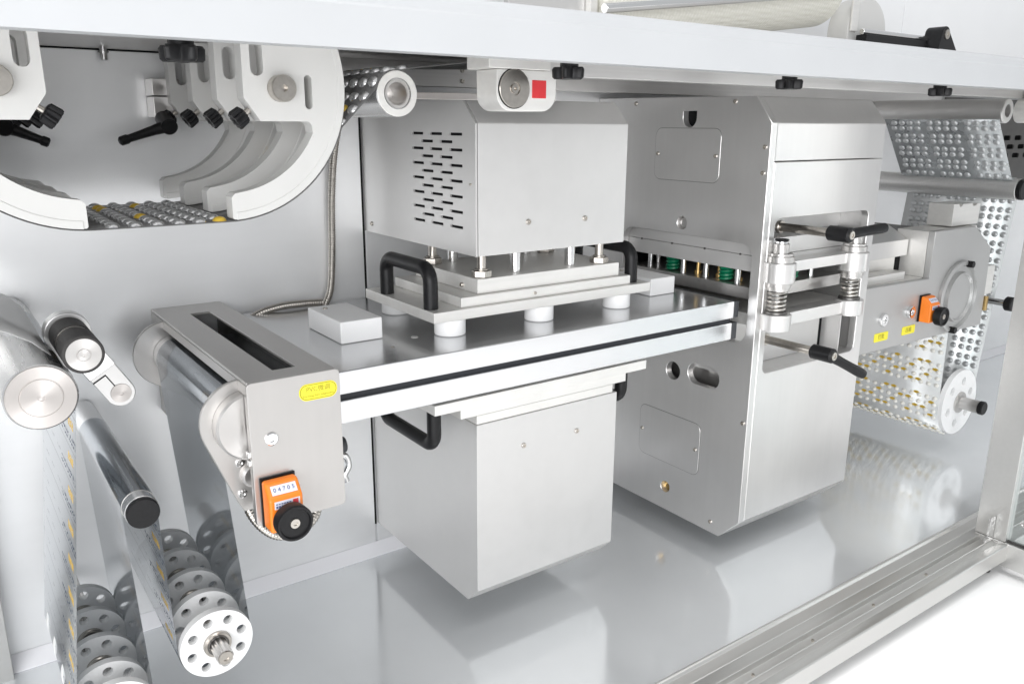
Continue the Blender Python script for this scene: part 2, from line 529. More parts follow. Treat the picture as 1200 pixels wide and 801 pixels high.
# ------------------------------------------------------------------ cabinet
cab = thing("machine_cabinet", "open steel cabinet with polished tray and long white top beam", "cabinet", (0.9, -0.25, -0.015))
XL, XR = 0.007, 3.3
obj("back_panel", box(B(), XL, 0.4938, 0, 0.012, 0.0, 0.7265, 0.0008), "wall_steel", cab)
obj("back_panel", box(B(), 0.4975, XR, 0, 0.012, 0.0, 0.7265, 0.0008), "wall_steel", cab)
obj("seam_gasket", box(B(), 0.4940, 0.4972, 0.002, 0.010, 0.055, 0.7265, 0), "black_gap", cab)
obj("upper_back_strip", box(B(), XL, XR, -0.001, 0.014, 0.7285, 0.80, 0), "deck_under", cab)
obj("top_seam", box(B(), XL, XR, 0.0015, 0.012, 0.7266, 0.7289, 0), "black_gap", cab)
obj("end_stile", box(B(), -0.035, XL, -0.030, 0.0, 0.0, 0.7265, 0.001), "extrusion", cab)
obj("end_panel", box(B(), XR, XR + 0.01, -0.47, 0.0, 0.0, 0.7265, 0), "wall_steel", cab)
obj("base_tray", box(B(), -0.5, XR, -0.476, 0.0, 0.0, 0.012, 0.0005), "tray_steel", cab)
obj("corner_strip", prism([(-0.0005, 0.0275), (-0.0195, 0.0135), (-0.0195, 0.0122), (-0.0005, 0.0122)], 'yz', XL, XR, 0.0004, 1), "strip_white", cab)
sill = [(-0.4765, 0.0), (-0.4765, 0.0165), (-0.4785, 0.0175), (-0.481, 0.0165), (-0.4825, 0.013), (-0.496, 0.0105), (-0.4972, 0.0095),
        (-0.4985, 0.0108), (-0.5125, 0.0112), (-0.5142, 0.0108), (-0.516, 0.004), (-0.526, 0.002), (-0.5285, 0.0035), (-0.5300, 0.0085), (-0.5312, 0.0098),
        (-0.5325, 0.0085), (-0.5337, 0.0085), (-0.5345, 0.0105), (-0.540, 0.0095), (-0.5415, 0.0088), (-0.548, 0.0112), (-0.556, 0.012), (-0.5578, 0.0105), (-0.5578, -0.0155), (-0.4765, -0.0155)]
sl = obj("front_sill", prism(sill, 'yz', -0.5, XR, 0.0003, 1), "extrusion", cab)
for x in (0.62, 0.74, 0.86, 1.0, 1.14):
    screw(sl, x, -0.5225, 0.0028, (0, 0, 1), 0.0022)
# top deck and the white beam along its front
obj("deck", box(B(), -0.1, XR, -0.4865, 0.014, 0.7290, 0.7385, 0.0005), "deck_under", cab)
beam = [(-0.5, 0.6995), (-0.5, 0.7275), (-0.4985, 0.7295), (-0.4985, 0.7365), (-0.4965, 0.740), (-0.490, 0.7405), (-0.487, 0.739), (-0.487, 0.712), (-0.4885, 0.699)]
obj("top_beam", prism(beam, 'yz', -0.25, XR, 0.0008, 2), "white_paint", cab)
obj("inner_rail", box(B(), 0.52, XR, -0.372, -0.360, 0.6965, 0.7288, 0.0008), "deck_under", cab)
obj("deck_crossbar", box(B(), 0.44, 1.9, -0.05, -0.035, 0.698, 0.7288, 0.0005), "deck_under", cab)
for x, z in ((0.628, 0.72), (0.628, 0.706), (0.665, 0.722), (0.665, 0.706)):
    screw(cab, x, -0.0505, z, (0, -1, 0), 0.003)
pin = lathe(B(), (0.186, -0.012, 0.7288), (0, 0, -1), [(0, 0), (0, 0.0045), (0.004, 0.0045), (0.004, 0.006), (0.006, 0.006), (0.006, 0.0042), (0.013, 0.0042), (0.014, 0.003), (0.014, 0)], 20)
obj("deck_pin", pin, "chrome", cab)

# open cabinet door at the right, swung square to the front
dr = thing("cabinet_door", "aluminium framed cabinet door with clear pane, swung open at the right", "door", (1.32, -0.53, -0.02))
DX0, DX1 = 1.318, 1.338
obj("door_stile", box(B(), DX0, DX1, -0.553, -0.506, 0.0135, 0.695, 0.0015), "extrusion", dr)
obj("bottom_rail", box(B(), DX0, DX1, -1.0, -0.506, -0.028, 0.0130, 0.0015), "extrusion", dr)
obj("top_rail", box(B(), DX0, DX1, -1.0, -0.5535, 0.655, 0.695, 0.0015), "extrusion", dr)
obj("pane", box(B(), 1.326, 1.330, -0.995, -0.5535, 0.0135, 0.654, 0), "glass", dr)
obj("pane_gasket", box(B(), 1.3225, 1.3255, -0.995, -0.5535, 0.0135, 0.0165, 0), "rubber", dr)
for y in (-0.572, -0.60):
    screw(dr, 1.3258, y, 0.05, (-1, 0, 0), 0.006, "chrome", "pane_screw")
hb = plate([(1.290, 0.013), (1.3165, 0.013), (1.3165, 0.052), (1.300, 0.052), (1.2985, 0.024), (1.290, 0.022)], [circ(1.3085, 0.043, 0.003)], 'xz', -0.5345, -0.5315)
obj("hinge_bracket", hb, "chrome", dr)
obj("rubber_foot", cyl(B(), (1.306, -0.535, -0.0285), (1.306, -0.535, -0.040), 0.008), "rubber", dr)

# ================================================================== PRESS STATION
def grip(name, parent, x, y0, y1, zb, zt, r=0.0086, down=False):
    """black bow handle in the y-z plane"""
    s = -1 if down else 1
    c = 0.016
    pts = [(x, y0, zb), (x, y0, zt - s * c)] + [(x, y0 + (c - c * math.cos(R(a))) * (1 if y1 > y0 else -1), zt - s * c + s * c * math.sin(R(a))) for a in range(15, 91, 15)]
    d = 1 if y1 > y0 else -1
    pts += [(x, y1 - d * (c - c * math.sin(R(a - 0))), zt - s * c + s * c * math.cos(R(a))) for a in range(0, 91, 15)][0:]
    pts += [(x, y1, zb)]
    q = []
    for p in pts:
        if not q or (Vector(p) - Vector(q[-1])).length > 1e-4: q.append(p)
    bm = tube(B(), q, r, 14)
    o = obj(name, bm, "black_plastic", parent)
    return o

hood = thing("press_hood", "grey box hood with rows of vent slots hanging above the press plates", "machine hood", (0.61, -0.14, 0.505))
prof = [(-0.283, 0.505), (-0.283, 0.6505), (-0.2575, 0.6765), (-0.0005, 0.6765), (-0.0005, 0.505)]
obj("housing", prism(prof, 'yz', 0.5006, 0.7225, 0.0012, 2), "anodised", hood)
slots = []
for k in range(13):
    z = 0.6385 - k * 0.00862
    cs = (-0.1555, -0.199, -0.2425) if k % 2 == 0 else (-0.178, -0.2215)
    for yc in cs: slots.append(rrect(yc - 0.0138, yc + 0.0138, z - 0.0016, z + 0.0016, 0.0006, 2))
prof_s = [(-0.2828, 0.5052), (-0.2828, 0.6504), (-0.2574, 0.6762), (-0.0006, 0.6762), (-0.0006, 0.5052)]
sp = obj("vented_side_panel", plate(prof_s, slots, 'yz', 0.4972, 0.4995, 0.0003), "anodised", hood)
obj("vent_shade", box(B(), 0.4996, 0.5005, -0.27, -0.13, 0.525, 0.65, 0), "black_gap", sp)  # black sheet painting the shade of a hollow hood behind the slots
screw(hood, 0.570, -0.2832, 0.540, (0, -1, 0), 0.0034)
screw(hood, 0.656, -0.2832, 0.539, (0, -1, 0), 0.0034)
screw(hood, 0.497, -0.022, 0.517, (-1, 0, 0), 0.003)
screw(hood, 0.497, -0.2735, 0.585, (-1, 0, 0), 0.0014)

die = thing("press_plate_stack", "three stepped metal plates with black bow handles on white spacers", "press plates", (0.62, -0.18, 0.411))
obj("base_plate", box(B(), 0.450, 0.789, -0.268, -0.093, 0.4312, 0.4435, 0.0008), "plate_alu", die)
obj("middle_plate", box(B(), 0.490, 0.757, -0.262, -0.099, 0.4437, 0.4555, 0.0008), "plate_alu", die)
obj("top_plate", box(B(), 0.517, 0.742, -0.2555, -0.106, 0.4557, 0.4735, 0.0012), "plate_alu", die)
for x, y in ((0.4835, -0.247), (0.615, -0.247), (0.747, -0.247), (0.4835, -0.112), (0.747, -0.112)):
    obj("spacer_foot", cyl(B(), (x, y, 0.4113), (x, y, 0.4310), 0.0185, 40, 0.0012), "white_block", die)
grip("handle", die, 0.4595, -0.136, -0.245, 0.4432, 0.4895)
grip("handle", die, 0.769, -0.136, -0.250, 0.4432, 0.4895)
for x, y in ((0.5305, -0.2435), (0.7165, -0.2435), (0.5305, -0.128), (0.7165, -0.128)):
    b_ = cyl(B(), (x, y, 0.4735), (x, y, 0.5048), 0.0055, 20)
    bo = obj("leveling_bolt", b_, "bolt_steel", die)
    hx = [(x + 0.0125 * math.cos(R(a + 15)), y + 0.0125 * math.sin(R(a + 15))) for a in range(0, 360, 60)]
    obj("hex_nut", prism(hx, 'xy', 0.4738, 0.4815, 0.0008), "bolt_steel", bo)
    obj("washer", cyl(B(), (x, y, 0.4816), (x, y, 0.4838), 0.0085, 24), "bolt_steel", bo)
for x, y in ((0.584, -0.238), (0.671, -0.238), (0.56, -0.13), (0.68, -0.13)):
    obj("guide_post", cyl(B(), (x, y, 0.4736), (x, y, 0.5047), 0.0068, 28), "chrome", die)
screw(die, 0.489, -0.205, 0.4495, (-1, 0, 0), 0.0025)
screw(die, 0.597, -0.2622, 0.4495, (0, -1, 0), 0.002)
screw(die, 0.516, -0.222, 0.462, (-1, 0, 0), 0.0028)

tb = thing("work_table", "long polished aluminium table of two slabs with a black slot between", "table", (0.6, -0.18, 0.356))
obj("upper_slab", box(B(), 0.296, 0.9075, -0.317, -0.004, 0.3870, 0.4110, 0.0012), "table_alu", tb)
obj("lower_slab", box(B(), 0.296, 0.9055, -0.317, -0.004, 0.3560, 0.3805, 0.0012), "table_alu", tb)
obj("slot_filler", box(B(), 0.297, 0.9050, -0.3135, -0.006, 0.3806, 0.3869, 0), "slot_gasket", tb)
obj("end_cap", box(B(), 0.9077, 0.9175, -0.3168, -0.004, 0.3872, 0.4108, 0.0008), "end_cap_grey", tb)
obj("end_cap", box(B(), 0.9057, 0.9165, -0.3168, -0.004, 0.3562, 0.3803, 0.0008), "end_cap_grey", tb)
obj("plug", cyl(B(), (0.441, -0.238, 0.4105), (0.441, -0.238, 0.4114), 0.0045, 20, 0.0002), "white_plastic", tb)
obj("plug", cyl(B(), (0.4, -0.262, 0.4105), (0.4, -0.262, 0.4113), 0.0025, 16, 0.0002), "bolt_steel", tb)

for n_, (x0, x1, y0, y1), lab in ((0, (0.357, 0.4085, -0.2225, -0.128), "white plastic block on the left end of the table, next to the film box"),
                                 (1, (0.832, 0.881, -0.227, -0.132), "white plastic block on the right end of the table, next to the die station")):
    bl = obj("white_block", box(B(), x0, x1, y0, y1, 0.4113, 0.4365, 0.0016, 3), "white_block", None, label=lab, category="block", group="white blocks on the work table")
    screw(bl, (x0 + x1) / 2 - 0.012, y1 - 0.02, 0.4365, (0, 0, 1), 0.003)

low = thing("lower_press_unit", "large grey box under the table with stepped plates and black handles", "machine housing", (0.61, -0.14, 0.059))
prof = [(-0.282, 0.0815), (-0.282, 0.3035), (-0.0006, 0.3035), (-0.0006, 0.0585), (-0.2585, 0.0585)]
obj("housing", prism(prof, 'yz', 0.4974, 0.7225, 0.0012, 2), "anodised", low)
screw(low, 0.567, -0.2822, 0.2625, (0, -1, 0), 0.0034)
screw(low, 0.653, -0.2822, 0.2630, (0, -1, 0), 0.0034)
obj("neck_plate", box(B(), 0.4985, 0.7155, -0.2805, -0.08, 0.3038, 0.3150, 0.0007), "plate_alu", low)
obj("middle_plate", box(B(), 0.473, 0.734, -0.2855, -0.085, 0.3172, 0.3298, 0.0007), "plate_alu", low)
obj("gap_shim", box(B(), 0.505, 0.71, -0.275, -0.09, 0.3151, 0.3171, 0), "black_gap", low)
obj("upper_plate", box(B(), 0.436, 0.767, -0.29, -0.088, 0.3300, 0.3425, 0.0008), "plate_alu", low)
obj("riser", box(B(), 0.46, 0.75, -0.28, -0.10, 0.3427, 0.3558, 0), "dark_steel", low)
grip("handle", low, 0.4555, -0.125, -0.2535, 0.3299, 0.2775, 0.0086, True)
grip("handle", low, 0.748, -0.125, -0.262, 0.3299, 0.284, 0.0086, True)

# ================================================================== DIE-CUTTING STATION
cut = thing("die_cutting_station", "tall brushed steel housing with chamfered top, side opening and front window", "machine housing", (1.06, -0.17, 0.038))
side = [(-0.343, 0.075), (-0.343, 0.6530), (-0.315, 0.6875), (-0.0006, 0.6905), (-0.0006, 0.038), (-0.3065, 0.038)]
opening = rrect(-0.3275, -0.070, 0.348, 0.491, 0.020, 8)
dhole = [(-0.2115, 0.6695), (-0.2115, 0.6595)] + arc(-0.1985, 0.6595, 0.013, 180, 360, 12) + [(-0.1855, 0.6695)]
slot_h = arc(-0.2705, 0.2835, 0.0165, 90, 270, 10) + arc(-0.2415, 0.2835, 0.0165, -90, 90, 10)
slot_h = [(a, c) for a, c in slot_h]
sp = obj("side_panel", plate(side, [opening, dhole, circ(-0.1945, 0.2765, 0.0145), slot_h, circ(-0.195, 0.508, 0.0098), circ(-0.192, 0.0775, 0.0095)], 'yz', 0.923, 0.935, 0.0006), "box_steel", cut)
obj("dimple_plug", lathe(B(), (0.933, -0.195, 0.508), (-1, 0, 0), [(0, 0.0097), (0.002, 0.0097), (0.005, 0.007), (0.0055, 0)], 24), "machined", cut)
obj("hole_shade", box(B(), 0.93505, 0.9353, -0.215, -0.182, 0.643, 0.673, 0), "black_gap", cut)  # thin black sheet, painted shade for the depth of the D-shaped hole
obj("brass_plug", lathe(B(), (0.934, -0.192, 0.0775), (-1, 0, 0), [(0, 0.0094), (0.002, 0.0094), (0.002, 0.004), (0.006, 0.003), (0.006, 0)], 24), "brass", cut)
for y0, y1, z0, z1 in ((-0.260, -0.133, 0.570, 0.645), (-0.2585, -0.1285, 0.120, 0.2045)):
    gv = obj("hatch_joint", prism(rrect(y0 - 0.0006, y1 + 0.0006, z0 - 0.0006, z1 + 0.0006, 0.0125), 'yz', 0.92285, 0.924, 0), "dark_steel", cut)
    hp = obj("hatch_cover", prism(rrect(y0, y1, z0, z1, 0.012), 'yz', 0.9222, 0.924, 0.0003, 1), "box_steel", cut)
    screw(hp, 0.9222, y0 + 0.008, (z0 + z1) / 2, (-1, 0, 0), 0.003)
    screw(hp, 0.9222, y1 - 0.006, (z0 + z1) / 2, (-1, 0, 0), 0.003)
for y, z in ((-0.280, 0.681), (-0.0865, 0.681), (-0.335, 0.622), (-0.335, 0.588), (-0.336, 0.232), (-0.290, 0.056)):
    screw(cut, 0.9228, y, z, (-1, 0, 0), 0.0032)
cap = [(-0.343, 0.6035), (-0.343, 0.6530), (-0.315, 0.6875), (-0.0006, 0.6905), (-0.0006, 0.6035)]
obj("top_cover", prism(cap, 'yz', 0.9354, 1.1935, 0.0012, 2), "box_steel", cut)
fp = plate([(0.9354, 0.0752), (1.1935, 0.0752), (1.1935, 0.6022), (0.9354, 0.6022)], [rrect(0.948, 1.174, 0.304, 0.526, 0.010, 6)], 'xz', -0.343, -0.331, 0.0008)
obj("front_panel", fp, "box_steel", cut)
bot = [(-0.343, 0.0750), (-0.3065, 0.038), (-0.0006, 0.038), (-0.0006, 0.0750)]
obj("bottom_cover", prism(bot, 'yz', 0.9354, 1.1935, 0.0008, 2), "box_steel", cut)
obj("side_panel", box(B(), 1.182, 1.1935, -0.3308, -0.0006, 0.0752, 0.6033, 0.0006), "box_steel", cut)
obj("light_catch_plate", box(B(), 0.955, 0.960, -0.305, -0.16, 0.245, 0.315, 0.001), "machined", cut)  # added plate that catches light behind the side slot and round hole
# window lining and dark inside
obj("window_liner", box(B(), 0.9356, 1.1818, -0.3308, -0.06, 0.290, 0.3038, 0), "box_steel", cut)
obj("window_liner", box(B(), 0.9356, 1.1818, -0.290, -0.285, 0.4970, 0.575, 0), "anodised", cut)
obj("window_liner", box(B(), 1.150, 1.153, -0.33, -0.29, 0.304, 0.372, 0), "anodised", cut)
obj("window_liner", box(B(), 0.9356, 1.140, -0.300, -0.285, 0.304, 0.372, 0.0006), "anodised", cut)
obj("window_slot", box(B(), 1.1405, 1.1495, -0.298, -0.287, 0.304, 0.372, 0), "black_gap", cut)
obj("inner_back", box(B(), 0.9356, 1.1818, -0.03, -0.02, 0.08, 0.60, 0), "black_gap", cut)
# die set
ds = thing("die_set", "sprung metal die set on two pillars inside the housing window", "die set", (1.04, -0.2, 0.372))
CY = -0.353
obj("top_bar", box(B(), 0.9354, 1.16, -0.3285, -0.062, 0.4735, 0.4965, 0.0004), "anodised", ds)
obj("upper_plate", box(B(), 0.9356, 1.15, -0.3285, -0.062, 0.4505, 0.4728, 0.0004), "anodised", ds)
obj("stripper_plate", box(B(), 0.9362, 1.15, -0.322, -0.065, 0.410, 0.4275, 0.0008), "machined", ds)
obj("lower_plate", box(B(), 0.9362, 1.15, -0.330, -0.065, 0.373, 0.3905, 0.0008), "plate_alu", ds)
obj("front_bar", box(B(), 0.952, 1.140, -0.356, -0.3250, 0.4515, 0.467, 0.0015), "bright_steel", ds)
obj("front_bar", box(B(), 0.952, 1.140, -0.356, -0.3305, 0.3745, 0.393, 0.0015), "bright_steel", ds)
def coil(x, y, z0, z1, r, wire, turns, mat, parent, name="spring"):
    n = int(turns * 14)
    pts = [(x + r * math.cos(2 * math.pi * turns * i / n), y + r * math.sin(2 * math.pi * turns * i / n), z0 + (z1 - z0) * i / n) for i in range(n + 1)]
    return obj(name, tube(B(), pts, wire, 6), mat, parent)
for x in (0.9525, 1.1295):
    pr = lathe(B(), (x, CY, 0.372), (0, 0, 1), [(0, 0), (0, 0.0205), (0.001, 0.0215), (0.0225, 0.0215), (0.0235, 0.0205), (0.0235, 0.0)], 40)
    obj("lower_ear", pr, "bright_steel", ds)
    obj("pillar", cyl(B(), (x, CY, 0.3958), (x, CY, 0.497), 0.0085, 28), "chrome", ds)
    coil(x, CY, 0.3985, 0.4275, 0.0118, 0.0021, 5, "spring_steel", ds)
    obj("grease_ring", lathe(B(), (x, CY, 0.3957), (0, 0, 1), [(0, 0.009), (0, 0.016), (0.003, 0.0155), (0.005, 0.012), (0.005, 0.009)], 28), "dark_steel", ds)
    obj("bush", lathe(B(), (x, CY, 0.4285), (0, 0, 1), [(0, 0.009), (0, 0.0155), (0.005, 0.0155), (0.005, 0.0175), (0.0108, 0.0175), (0.0108, 0.009)], 36), "machined", ds)
    obj("upper_ear", lathe(B(), (x, CY, 0.4395), (0, 0, 1), [(0, 0.0088), (0, 0.021), (0.001, 0.022), (0.0275, 0.022), (0.0285, 0.021), (0.0285, 0.0088)], 40), "bright_steel", ds)
    obj("collar", lathe(B(), (x, CY, 0.4682), (0, 0, 1), [(0, 0.0088), (0, 0.0185), (0.008, 0.0185), (0.009, 0.0165), (0.012, 0.0165), (0.012, 0.0088)], 36), "machined", ds)
    obj("pillar_sleeve", lathe(B(), (x, CY, 0.4803), (0, 0, 1), [(0, 0.0088), (0, 0.0108), (0.0125, 0.0108), (0.0135, 0.0098), (0.0135, 0.0088)], 30), "machined", ds)
    obj("pillar_cap", cyl(B(), (x, CY, 0.4972), (x, CY, 0.4995), 0.0095, 28), "black_plastic", ds)
for x, y in ((0.955, -0.152), (0.955, -0.2595), (1.045, -0.306)):
    coil(x, y, 0.4285, 0.4495, 0.0088, 0.0026, 4, "green_spring", ds, "green_spring")
for x, y in ((0.945, -0.112), (0.945, -0.1835), (0.945, -0.229), (0.945, -0.2885), (1.01, -0.312), (1.085, -0.312), (0.985, -0.09)):
    obj("guide_pin", cyl(B(), (x, y, 0.4277), (x, y, 0.4503), 0.0042, 20), "chrome", ds)
for x, y in ((0.96, -0.200), (0.965, -0.238), (0.965, -0.275), (0.985, -0.306)):
    obj("brass_pin", lathe(B(), (x, y, 0.4277), (0, 0, 1), [(0, 0), (0, 0.0055), (0.006, 0.0055), (0.006, 0.003), (0.0226, 0.003), (0.0226, 0)], 16), "brass", ds)
for i in range(4):
    screw(ds, 0.9360, -0.10 - i * 0.066, 0.473, (-1, 0, 0), 0.0016, "dark_steel")

def clamp_lever(name, label, base, hub0, hub1, tip, group, rs=0.0062):
    t = thing(name, label, "lever", base, group)
    obj("shaft", cyl(B(), base, hub0, rs, 24), "bolt_steel", t)
    d = (Vector(hub1) - Vector(hub0)).normalized()
    obj("collar", cyl(B(), base, Vector(base) + d * 0.006, rs * 1.5, 24), "bolt_steel", t)
    obj("hub", cyl(B(), hub0, hub1, 0.0105, 32, 0.002), "black_plastic", t)
    h1, tp = Vector(hub1) - d * 0.009, Vector(tip)
    pts = [h1 + (tp - h1) * k for k in (0, 0.15, 0.35, 0.6, 0.85, 0.96, 1.0)]
    obj("arm", tube(B(), pts, [0.0085, 0.0075, 0.0068, 0.0070, 0.0074, 0.0066, 0.0035], 14), "black_plastic", t)
    obj("screw", lathe(B(), hub1, d, [(-0.001, 0), (-0.001, 0.006), (0.0012, 0.0058), (0.0016, 0.005), (0.0016, 0.0028), (0.0002, 0.0025), (0.0002, 0)], 24), "bolt_steel", t)
    return t
g_ = "clamp levers on the die-cutting station"
clamp_lever("clamp_lever", "upper black clamp lever on the housing window, its arm pointing up to the right", (1.014, -0.30, 0.507), (1.014, -0.383, 0.507), (1.014, -0.418, 0.507), (1.085, -0.425, 0.514), g_)
clamp_lever("clamp_lever", "lower black clamp lever on the housing window, its arm hanging down to the right", (0.999, -0.302, 0.3405), (0.999, -0.386, 0.3405), (0.999, -0.421, 0.3405), (1.066, -0.430, 0.304), g_)

# ================================================================== FILM TENSION BOX
pvc = thing("film_box", "steel film guide box with slotted top and yellow sticker beside the table", "machine housing", (0.25, -0.18, 0.292))
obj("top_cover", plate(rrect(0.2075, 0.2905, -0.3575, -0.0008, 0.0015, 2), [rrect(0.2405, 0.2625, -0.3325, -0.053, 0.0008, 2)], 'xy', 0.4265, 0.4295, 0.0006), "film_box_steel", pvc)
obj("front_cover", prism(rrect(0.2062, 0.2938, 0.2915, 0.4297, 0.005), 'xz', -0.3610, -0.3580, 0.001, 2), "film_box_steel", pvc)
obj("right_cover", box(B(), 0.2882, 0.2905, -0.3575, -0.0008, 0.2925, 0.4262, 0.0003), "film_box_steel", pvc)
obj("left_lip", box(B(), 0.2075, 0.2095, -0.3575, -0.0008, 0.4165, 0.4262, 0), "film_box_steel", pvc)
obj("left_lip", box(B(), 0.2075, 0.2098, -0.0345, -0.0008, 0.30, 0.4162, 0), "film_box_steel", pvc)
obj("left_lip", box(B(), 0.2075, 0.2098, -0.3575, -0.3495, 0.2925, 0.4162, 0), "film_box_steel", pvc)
obj("inner_back", box(B(), 0.2845, 0.2880, -0.355, -0.003, 0.30, 0.425, 0), "dark_steel", pvc)
obj("inner_bottom", box(B(), 0.225, 0.2845, -0.350, -0.003, 0.36, 0.365, 0), "dark_steel", pvc)
obj("inner_rod", ycyl(B(), 0.252, 0.400, -0.35, -0.003, 0.006), "chrome", pvc)
arm = arc(0.2105, 0.3865, 0.0395, 60, 200, 18) + [(0.1985, 0.309), (0.204, 0.2975), (0.250, 0.2975), (0.250, 0.41)]
obj("roller_bracket", prism(arm, 'xz', -0.3335, -0.3285, 0.0008, 1), "film_box_steel", pvc)
arm2 = arc(0.2105, 0.3865, 0.0395, 60, 230, 18) + [(0.225, 0.330), (0.250, 0.34), (0.250, 0.41)]
obj("roller_bracket", prism(arm2, 'xz', -0.0600, -0.0550, 0.0008, 1), "film_box_steel", pvc)
rl = obj("guide_roller", ycyl(B(), 0.2175, 0.3845, -0.3280, -0.0605, 0.0248, 56), "roller_steel", pvc)
obj("roller_cap", lathe(B(), (0.2135, -0.3340, 0.3845), (0, -1, 0), [(0, 0), (0, 0.032), (0.0115, 0.032), (0.0135, 0.0300), (0.0135, 0)], 48), "machined", pvc)
for z in (0.349, 0.318):
    screw(pvc, 0.2035, -0.3336, z - 0.002, (0, -1, 0), 0.0042, "chrome")
obj("bearing", lathe(B(), (0.214, -0.3336, 0.333), (0, -1, 0), [(0, 0), (0, 0.011), (0.004, 0.011), (0.006, 0.009), (0.006, 0)], 30), "machined", pvc)
screw(pvc, 0.2252, -0.3612, 0.3745, (0, -1, 0), 0.0062, "chrome")
for z in (0.3545, 0.3625):
    obj("lock_tab", box(B(), 0.2035, 0.2072, -0.3595, -0.354, z - 0.003, z + 0.003, 0.001), "chrome", pvc)
st = obj("sticker", prism(rrect(0.2535, 0.2905, 0.4035, 0.4195, 0.0075), 'xz', -0.3613, -0.36105, 0), "yellow_sticker", pvc)
ring = plate(rrect(0.2543, 0.2897, 0.4043, 0.4187, 0.0068), [rrect(0.2550, 0.2890, 0.4050, 0.4180, 0.0062)], 'xz', -0.36145, -0.36132, 0)
obj("sticker_border", ring, "sticker_ink", st)
text("PVC微调", 0.0062, "sticker_ink", st, (0.272, -0.3614, 0.4138), (1, 0, 0), (0, 0, 1))
text("Forming Film Alignment", 0.0031, "sticker_ink", st, (0.272, -0.3614, 0.4078), (1, 0, 0), (0, 0, 1))

def counter(label, x, y, z, sc=1.0):
    """orange digital position counter with a black hand knob, back plate on y"""
    t = thing("position_counter", label, "counter", (x, y, z), "orange position counters")
    w, h, d = 0.0165 * sc, 0.024 * sc, 0.021 * sc
    pts = arc(x, z - 0.004, w, 180, 360, 1)
    prof_ = [(y, z - h), (y, z + h), (y - d * 0.42, z + h * 0.98), (y - d, z + h * 0.42), (y - d, z - h)]
    obj("body", prism(prof_, 'yz', x - w, x + w, 0.0028 * sc, 3), "orange", t)
    obj("back_gasket", box(B(), x - w - 0.0008, x + w + 0.0008, y + 0.0002, y + 0.0022, z - h - 0.0008, z + h + 0.0012, 0.0005), "black_plastic", t)
    # sloped window with digits
    a = Vector((0, y - d * 0.42, z + h * 0.98)); c = Vector((0, y - d, z + h * 0.42))
    up = (a - c).normalized(); n = Vector((1, 0, 0)).cross(up)
    mid = (a + c) / 2 + n * 0.0003
    bm_ = B(); ww = w * 0.74; hh = (a - c).length * 0.26
    vs4 = []
    for o2 in (0, 0.0006):
        for su, sv in ((-1, -1), (1, -1), (1, 1), (-1, 1)):
            vs4.append(bm_.verts.new(Vector((x, 0, 0)) + Vector((su * ww, 0, 0)) + mid + up * (sv * hh) + n * o2))
    for f in ((0, 1, 2, 3), (4, 5, 6, 7), (0, 1, 5, 4), (1, 2, 6, 5), (2, 3, 7, 6), (3, 0, 4, 7)): bm_.faces.new([vs4[i] for i in f])
    wd = obj("digit_window", bm_, "display", t)
    text("0 4 7 0 5", 0.0058 * sc, "ink_blue", wd, Vector((x, 0, 0)) + mid + n * 0.0008, (1, 0, 0), up, "digits")
    lb = obj("maker_label", box(B(), x - w * 0.72, x + w * 0.78, y - d - 0.0003, y - d + 0.0003, z + h * 0.02, z + h * 0.34, 0), "display", t)
    box_ = box(B(), x + w * 0.36, x + w * 0.68, y - d - 0.0006, y - d - 0.00035, z + h * 0.06, z + h * 0.30, 0)
    obj("logo_square", box_, "ink_red", lb)
    for k_, (q0, q1) in enumerate(((0.07, 0.155), (0.21, 0.25))):
        bars = B()
        for j_ in range(6): box(bars, x - w * 0.64 + j_ * w * 0.155, x - w * 0.64 + j_ * w * 0.155 + w * 0.11, y - d - 0.0006, y - d - 0.00035, z + h * q0, z + h * q1, 0)
        obj("print_line", bars, "ink_blue", lb)
    kz = z - h * 0.42; kx = x + w * 0.05
    obj("knob_neck", ycyl(B(), kx, kz, y - d, y - d - 0.004, 0.009 * sc), "black_plastic", t)
    kb = lathe(B(), (kx, y - d - 0.003, kz), (0, -1, 0), [(0, 0), (0, 0.0150 * sc), (0.002, 0.0172 * sc), (0.013 * sc, 0.0178 * sc), (0.015 * sc, 0.0168 * sc), (0.015 * sc, 0.0150 * sc), (0.0125 * sc, 0.0140 * sc), (0.0125 * sc, 0)], 48)
    kn = obj("knob", kb, "black_plastic", t)
    obj("knob_screw", lathe(B(), (kx, y - d - 0.003 - 0.0125 * sc, kz), (0, -1, 0), [(0, 0), (0, 0.0048 * sc), (0.0016, 0.0046 * sc), (0.0016, 0.0022 * sc), (0.0004, 0.002 * sc), (0.0004, 0)], 24), "bolt_steel", kn)
    return t
counter("orange position counter with black knob on the steel film box", 0.2275, -0.3635, 0.3155, 0.95)

# ================================================================== FORMING FILM AND ITS ROLLERS
feed_path = [(-0.06, 0.512), (0.0, 0.502), (0.022, 0.4955), (0.040, 0.4875), (0.055, 0.4775), (0.0675, 0.4645)]
film_path = arc(0.055, 0.436, 0.0276, 66, -12, 14) \
    + arc(0.079, 0.114, 0.0345, 186, 354, 24)[0:] + arc(0.119, 0.316, 0.0150, 172, 2, 16) + arc(0.1735, 0.154, 0.0358, 182, 352, 26) \
    + arc(0.2175, 0.3845, 0.0252, 186, 88, 14) + [(0.285, 0.4045)]
